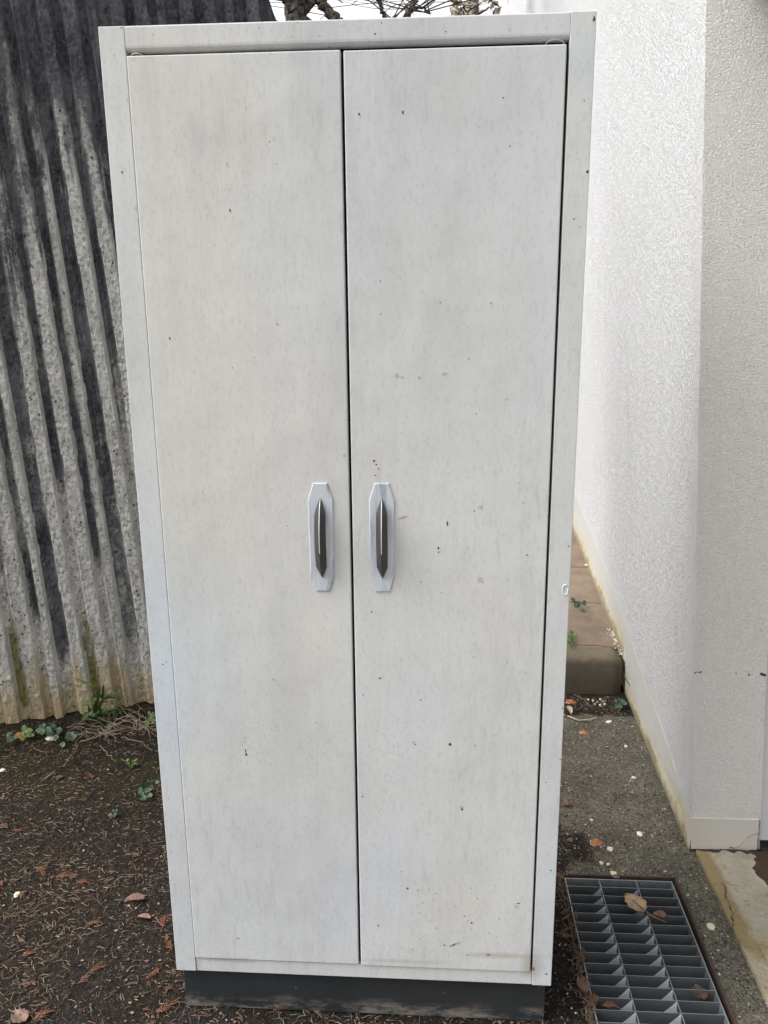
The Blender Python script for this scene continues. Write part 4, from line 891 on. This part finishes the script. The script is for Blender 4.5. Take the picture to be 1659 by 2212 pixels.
sp = [(18, 1793, 1, 1.15, 60, 'broad dull brown cedar spray at the left edge, highest of the pair there'), (6, 1840, 0, .8, 130, 'orange cedar spray cut by the left edge below the dull brown one'), (50, 1797, 2, 1.0, 100, 'thin orange cedar spray right of the dull brown spray at the left edge'),
      (78, 1876, 3, .9, -120, 'long orange cedar spray, upper half of the bent pair in the needles'), (122, 1894, 3, .95, -80, 'long orange cedar spray, lower right half of the bent pair in the needles'), (164, 1909, 0, .9, -75, 'orange cedar spray just right of the long bent pair'),
      (303, 1853, 1, .9, 75, 'brown cedar spray left of the cabinet, level with the needles\' densest patch'), (357, 1890, 0, .75, -40, 'orange cedar spray tucked against the cabinet side, topmost of those touching it'), (5, 1918, 2, .7, 30, 'tiny orange cedar tip at the left edge above the cream stone'),
      (188, 1999, 2, 1.1, -70, 'bright orange hand shaped cedar spray in the dark ground, alone'), (352, 2005, 0, 1.05, 20, 'orange cedar spray hanging downward beside the lower cabinet'), (360, 2022, 2, .8, 200, 'short orange cedar spray just below the hanging one beside the lower cabinet'),
      (45, 2067, 2, 1.05, -60, 'orange cedar spray near the left edge, level with the cabinet bottom'), (342, 2092, 0, .95, 175, 'reddish brown cedar spray left of the plinth corner'), (192, 2100, 3, .75, -50, 'pale orange cedar spray pointing up right, mid ground left of the plinth'),
      (168, 2128, 1, 1.0, -40, 'tan cedar spray below the pale orange one'), (45, 2128, 1, .8, -90, 'tan cedar spray near the left edge below the orange one'), (338, 2190, 3, .95, -38, 'large orange cedar spray at the plinth foot, bottom left'),
      (72, 2204, 2, 1.3, -50, 'orange cedar spray at the very bottom edge of the ground'), (205, 1680, 0, .75, 70, 'reddish cedar spray on the mossy ground, under the weeds'), (182, 1704, 2, .6, 40, 'little orange cedar tip on the mossy ground right of the brown one'), (134, 1726, 2, .7, 120, 'little brown orange cedar tip on the mossy ground'),
      (262, 1833, 2, .6, 60, 'tiny red cedar tip left of the brown spray'), (45, 1945, 2, .9, 10, 'small cedar tip just below the cream stone'), (107, 2190, 1, .8, 120, 'brown cedar spray left of the bottom edge leaf'), (250, 1592, 0, .8, 60, 'reddish cedar spray among the dry stems by the wall'),
      (100, 1590, 0, .8, -20, 'orange cedar spray leaning on the cream stone at the wall foot'), (372, 2055, 0, .8, 40, 'orange cedar spray close to the cabinet just above its bottom frame'), (333, 1566, 2, .9, 20, 'rusty cedar tip beside the cabinet under the dry stems'), (372, 2130, 1, .7, 150, 'pinkish brown cedar spray touching the plinth'),
      (1246, 1990, 0, .7, 10, 'rusty cedar spray, uppermost on the grating\'s left edge'), (1258, 2052, 0, .95, 175, 'orange cedar spray hooked on the left edge of the grating, halfway down'), (1262, 2086, 1, .8, 10, 'brown cedar spray along the grating edge below the orange one'), (1300, 2178, 0, .85, -80, 'bright orange cedar tip crossing onto the grating near the bottom'),
      (1288, 2186, 1, .9, 30, 'brown cedar spray under the bright orange tip at the bottom'), (1232, 2030, 1, .9, 60, 'dull brown cedar spray between cabinet and grating'), (1281, 2150, 0, .9, 190, 'rusty cedar spray below the pinkish leaf at the grating'), (1208, 1902, 2, .8, 20, 'small reddish cedar tip at the grating\'s back left corner')]
usedp = set()
for (px, py, k, s, deg, lab) in sp:
    o = protos[k] if k not in usedp else protos[k].copy()
    if k in usedp: COL.objects.link(o)
    usedp.add(k); p = at(px, py); a = math.radians(deg)
    o.location = (p.x, p.y, gh(p.x, p.y)+.0035+(.004 if px > 1200 else 0)); o.rotation_euler = (0, 0, a); o.scale = (s*.86, s*.86, s*.8); tag(o, lab, 'cedar spray', 'dead cedar sprays on the ground')
# ---- twigs, straws
def stick(pl, r, mat, label, name='twig', z=.006, cat='twig', n=6):
    P = [at(x, y, z) for x, y in pl]; b = MB(); Q = []
    for i in range(len(P)-1):
        for k in range(4): Q.append(P[i].lerp(P[i+1], k/4)+Vector((random.gauss(0, r*.3), random.gauss(0, r*.3), random.gauss(0, r*.2))))
    Q.append(P[-1]); b.tube(Q, [r*(1-.35*i/len(Q)) for i in range(len(Q))], n, jit=.12); o = b.build(name, mat, smooth=True); return tag(o, label, cat)
stick([(269, 1574), (232, 1582), (205, 1593), (173, 1602)], .0038, TWIG, 'grey twig with a small knot lying under the dry stems by the wall', z=.022)
rock(0, 0, .006, TWIG, 'little pale gall on the grey twig', None, name='twig_knot', cat='knot', pos=at(229, 1580, .024)).location.z = .026
stick([(62, 1600), (75, 1618), (92, 1624), (107, 1625)], .0018, BRLEAF, 'thin dark curved twig below the cream stone chunk', z=.008)
stick([(98, 1681), (119, 1664)], .0016, DRY, 'pale straw ending at the small brown leaf', 'straw', cat='straw')
stick([(1226, 1546), (1250, 1556), (1275, 1555), (1290, 1549)], .0035, DRY, 'curved pale dry stalk in front of the kerb beside the cabinet', 'dry_stalk', cat='stalk', z=.008)
stick([(1240, 1500), (1262, 1512), (1280, 1530)], .0012, TWIG, 'thin twig in front of the kerb')
b = MB(); q0 = at(1392, 1525, 0.0); q1 = Vector(bld(q0.y+.02, .12, .022)); b.tube([Vector((q0.x-.012, q0.y, .0)), q1.lerp(Vector((q0.x-.012, q0.y, 0)), .5)+Vector((-.003, 0, 0)), q1], [.0022, .002, .0016], 6); tag(b.build('twig', TWIG), 'dark straight twig leaning upright on the skirting', 'twig')
# ---- dry stems by the wall
def dry_stems():
    cs = [(225, 1582), (255, 1572), (300, 1560), (290, 1580), (318, 1572), (200, 1590)]; b = MB()
    def stem(p0, p1, h, r=.0006):
        b.tube([p0.lerp(p1, t)+Vector((random.gauss(0, .004), random.gauss(0, .004), h*4*t*(1-t)+random.gauss(0, .002))) for t in np.linspace(0, 1, 8)], [r*1.2]*3+[r]*3+[r*.6]*2, 4)
    for i in range(55):
        cx, cy = random.choice(cs); p = at(cx+random.gauss(0, 14), cy+random.gauss(0, 5), .01); a = random.uniform(-math.pi, math.pi); L = random.uniform(.04, .16)
        q = p+Vector((math.cos(a)*L, math.sin(a)*L*.6-.03, random.uniform(-.01, .07))); lim = 1.74+.403*q.x
        if q.y > lim: q.y = lim-.01
        q.z = max(q.z, .008); stem(p, q, random.uniform(.0, .03))
    for (x0, y0, x1, y1, h) in [(290, 1497, 325, 1510, 0), (250, 1520, 338, 1590, 0), (255, 1530, 338, 1565, .01), (183, 1560, 240, 1590, .01), (180, 1562, 165, 1615, 0), (140, 1655, 175, 1600, 0), (260, 1515, 320, 1545, .02), (262, 1590, 330, 1620, .01), (215, 1610, 248, 1645, 0), (300, 1530, 303, 1580, 0), (310, 1540, 325, 1600, 0), (235, 1540, 230, 1580, 0), (240, 1545, 250, 1575, 0)]:
        Y = 1.74+.403*at(x0, y0).x if False else None
        def pos(x, y):
            g_ = at(x, y, .01); lim = 1.74+.403*g_.x-.05
            return g_ if g_.y < lim else (lambda t: t)(wallpt(x, y))
        stem(pos(x0, y0), pos(x1, y1), h, .0007)
    root = b.build('dry_stems', DRY, origin=tuple(at(255, 1580))); tag(root, 'tangle of pale dry grass stems at the foot of the wall', 'dry grass', None, 'stuff')
def wallpt(x, y, off=.05):
    d = fw + RT*((x-CX)/F) - UP*((y-CY)/F); A_ = WA+WN*off; t = (A_-CAM).dot(WN)/d.dot(WN); return CAM+d*t
dry_stems()
# ---- weeds
def blade(b, p, q, w, sag=.01, mi=0, n=7):
    p = Vector(p); q = Vector(q); d = q-p; s = d.cross(Vector((0, 0, 1)))
    if s.length < 1e-5: s = Vector((1, 0, 0))
    s = s.normalized(); vs = []
    for i in range(n):
        t = i/(n-1); c = p.lerp(q, t)+Vector((0, 0, sag*4*t*(1-t))); ww = w*(math.sin(math.pi*min(1, .12+t*.88))**.8)
        vs += [c-s*ww, c-Vector((0, 0, ww*.25)), c+s*ww]
    b.add(vs, [(i*3+j, i*3+j+1, i*3+j+4, i*3+j+3) for i in range(n-1) for j in range(2)], mi)
def roundleaf(b, c, r, tilt, mi=0):
    n = 12; c = Vector(c); nx = Vector(tilt).normalized(); a = nx.orthogonal().normalized(); e = nx.cross(a)
    vs = [c-nx*r*.12]+[c+(a*math.cos(t)+e*math.sin(t))*r*(1+.07*math.sin(5*t))*(.55 if i == 0 else 1) for i, t in enumerate(np.linspace(0, 2*math.pi, n, endpoint=False))]
    b.add(vs, [(0, i+1, (i+1) % n+1) for i in range(n)], mi)
def weed_big():
    c = wallpt(201, 1565, .05); c.z = .01; root = empty('dandelion_weed', tuple(c), 'leggy green weed with long narrow leaves growing at the wall foot', 'weed')
    b = MB(); b.mi = []
    for (x, y, w, sag) in [(166, 1570, .010, .004), (188, 1585, .008, .004), (217, 1476, .008, .0), (212, 1490, .007, 0), (224, 1500, .008, .0), (175, 1540, .006, .01), (232, 1556, .009, .01), (222, 1545, .008, .01), (196, 1545, .011, .01), (242, 1540, .006, .01), (208, 1530, .010, .01), (190, 1520, .006, 0)]:
        blade(b, c+Vector((random.gauss(0, .006), 0, 0)), wallpt(x, y, random.uniform(.05, .13)), w, sag)
    tip = wallpt(222, 1512, .06)
    for (x, y, w) in [(268, 1492, .007), (262, 1500, .006), (255, 1508, .007), (245, 1497, .006), (224, 1478, .006), (232, 1490, .006), (214, 1500, .005)]: blade(b, tip, wallpt(x, y, random.uniform(.05, .11)), w, .006)
    b.tube([c, c.lerp(tip, .5)+Vector((.004, 0, 0)), tip], .0018, 6)
    for i in range(110):
        x = random.gauss(220, 22); y = random.gauss(1545, 22); p = wallpt(x, y, random.uniform(.03, .13)); p.z = max(p.z, .015); r = random.uniform(.008, .016); q = p+Vector((random.gauss(0, r*1.6), random.gauss(0, r), random.uniform(-r, r)*1.4)); blade(b, p, q, r*.55, .002)
    for i in range(14):
        p = c+Vector((random.gauss(.02, .03), random.uniform(-.02, .0), 0)); q = wallpt(random.gauss(222, 22), random.gauss(1530, 18), random.uniform(.04, .1)); b.tube([p, p.lerp(q, .5)+Vector((random.gauss(0, .006), 0, .004)), q], .0009, 4)
    b.build('foliage', GREEN, root)
weed_big()
def low_weed(pts, r, mat, label, z=0.0, name='weed', kind='round'):
    c = at(*pts[0], z); c.z = (gh(c.x, c.y) if z == 0 else z); root = empty(name, tuple(c), label, 'weed'); b = MB(); st = MB()
    for (x, y) in pts:
        for k in range(3 if len(pts) > 2 else 1):
            zz = c.z+random.uniform(.008, .026); p = at(x+random.gauss(0, 3), y+random.gauss(0, 2.5), zz); rr = r*random.uniform(.5, .95)
            if kind == 'round': roundleaf(b, p, rr, (random.gauss(0, .3), -.6+random.gauss(0, .25), 1))
            else: blade(b, p, p+Vector((random.gauss(0, rr), random.gauss(0, rr), rr*.6)), rr*.4, .002)
            st.tube([c+Vector((random.gauss(0, .004), 0, 0)), c.lerp(p, .6)+Vector((0, 0, .004)), p], .0007, 4)
    b.build('foliage', mat, root); st.build('stems', mat, root)
low_weed([(55, 1583), (62, 1574), (48, 1588), (64, 1588), (52, 1572)], .010, LGREEN, 'bright green oval leaved seedling right above the orange shard by the wall')
low_weed([(88, 1580), (105, 1578), (92, 1570)], .015, DGREEN, 'dark round leaved weed hugging the wall between the seedling and cream stone')
low_weed([(123, 1584), (118, 1592), (130, 1578), (112, 1572)], .014, DGREEN, 'dark round leaved weed at the wall foot right of the cream stone chunk')
low_weed([(152, 1590), (150, 1594)], .019, DGREEN, 'single large round green leaf nearest the leggy weed')
low_weed([(135, 1611)], .013, DGREEN, 'small round leaf lying lowest in front of the wall weeds')
low_weed([(24, 1600), (30, 1594), (20, 1590)], .013, DGREEN, 'dark round leaved weed left of the orange shard by the wall')
low_weed([(312, 1710), (320, 1704), (304, 1714), (316, 1718), (326, 1702), (300, 1706), (309, 1722)], .0085, DGREEN, 'clump of small round leaves on the dark soil close to the cabinet')
low_weed([(341, 1688), (346, 1684)], .008, DGREEN, 'tiny round leaved weed touching the cabinet side above the clump')
low_weed([(242, 1758), (248, 1752), (236, 1760)], .006, DGREEN, 'tiny weed on bare soil left below the round leaved clump')
low_weed([(279, 1650), (284, 1644), (275, 1645), (281, 1656)], .014, LGREEN, 'yellow green grassy sprout on the dark soil', kind='blade')
low_weed([(325, 1548), (332, 1556), (318, 1560), (328, 1540)], .011, GREEN, 'small green weed beside the cabinet in front of the wall')
low_weed([(1338, 1519), (1346, 1513), (1331, 1515), (1342, 1525), (1350, 1520), (1334, 1524)], .010, DGREEN, 'green weed on the tarmac where the kerb meets the building', kind='round')
zp = PZ(1.95)
low_weed([(1236, 1300), (1244, 1305), (1253, 1302), (1238, 1296), (1246, 1311), (1262, 1301)], .011, DGREEN, 'green weed on the brick path beside the cabinet edge', z=PZ(2.3))
low_weed([(1255, 1318)], .021, DGREEN, 'single round green leaf lying on the brick path', z=PZ(2.25))
low_weed([(1233, 1375), (1238, 1370), (1240, 1382), (1232, 1386), (1236, 1364)], .012, GREEN, 'green weed sprouting at the front of the brick path by the cabinet', z=PZ(1.8))
# ---- tip the whole yard
bpy.context.view_layer.update()
for o in list(COL.objects):
    if o.parent is None and o.type in ('MESH', 'EMPTY'):
        o.matrix_world = TILT @ o.matrix_basis
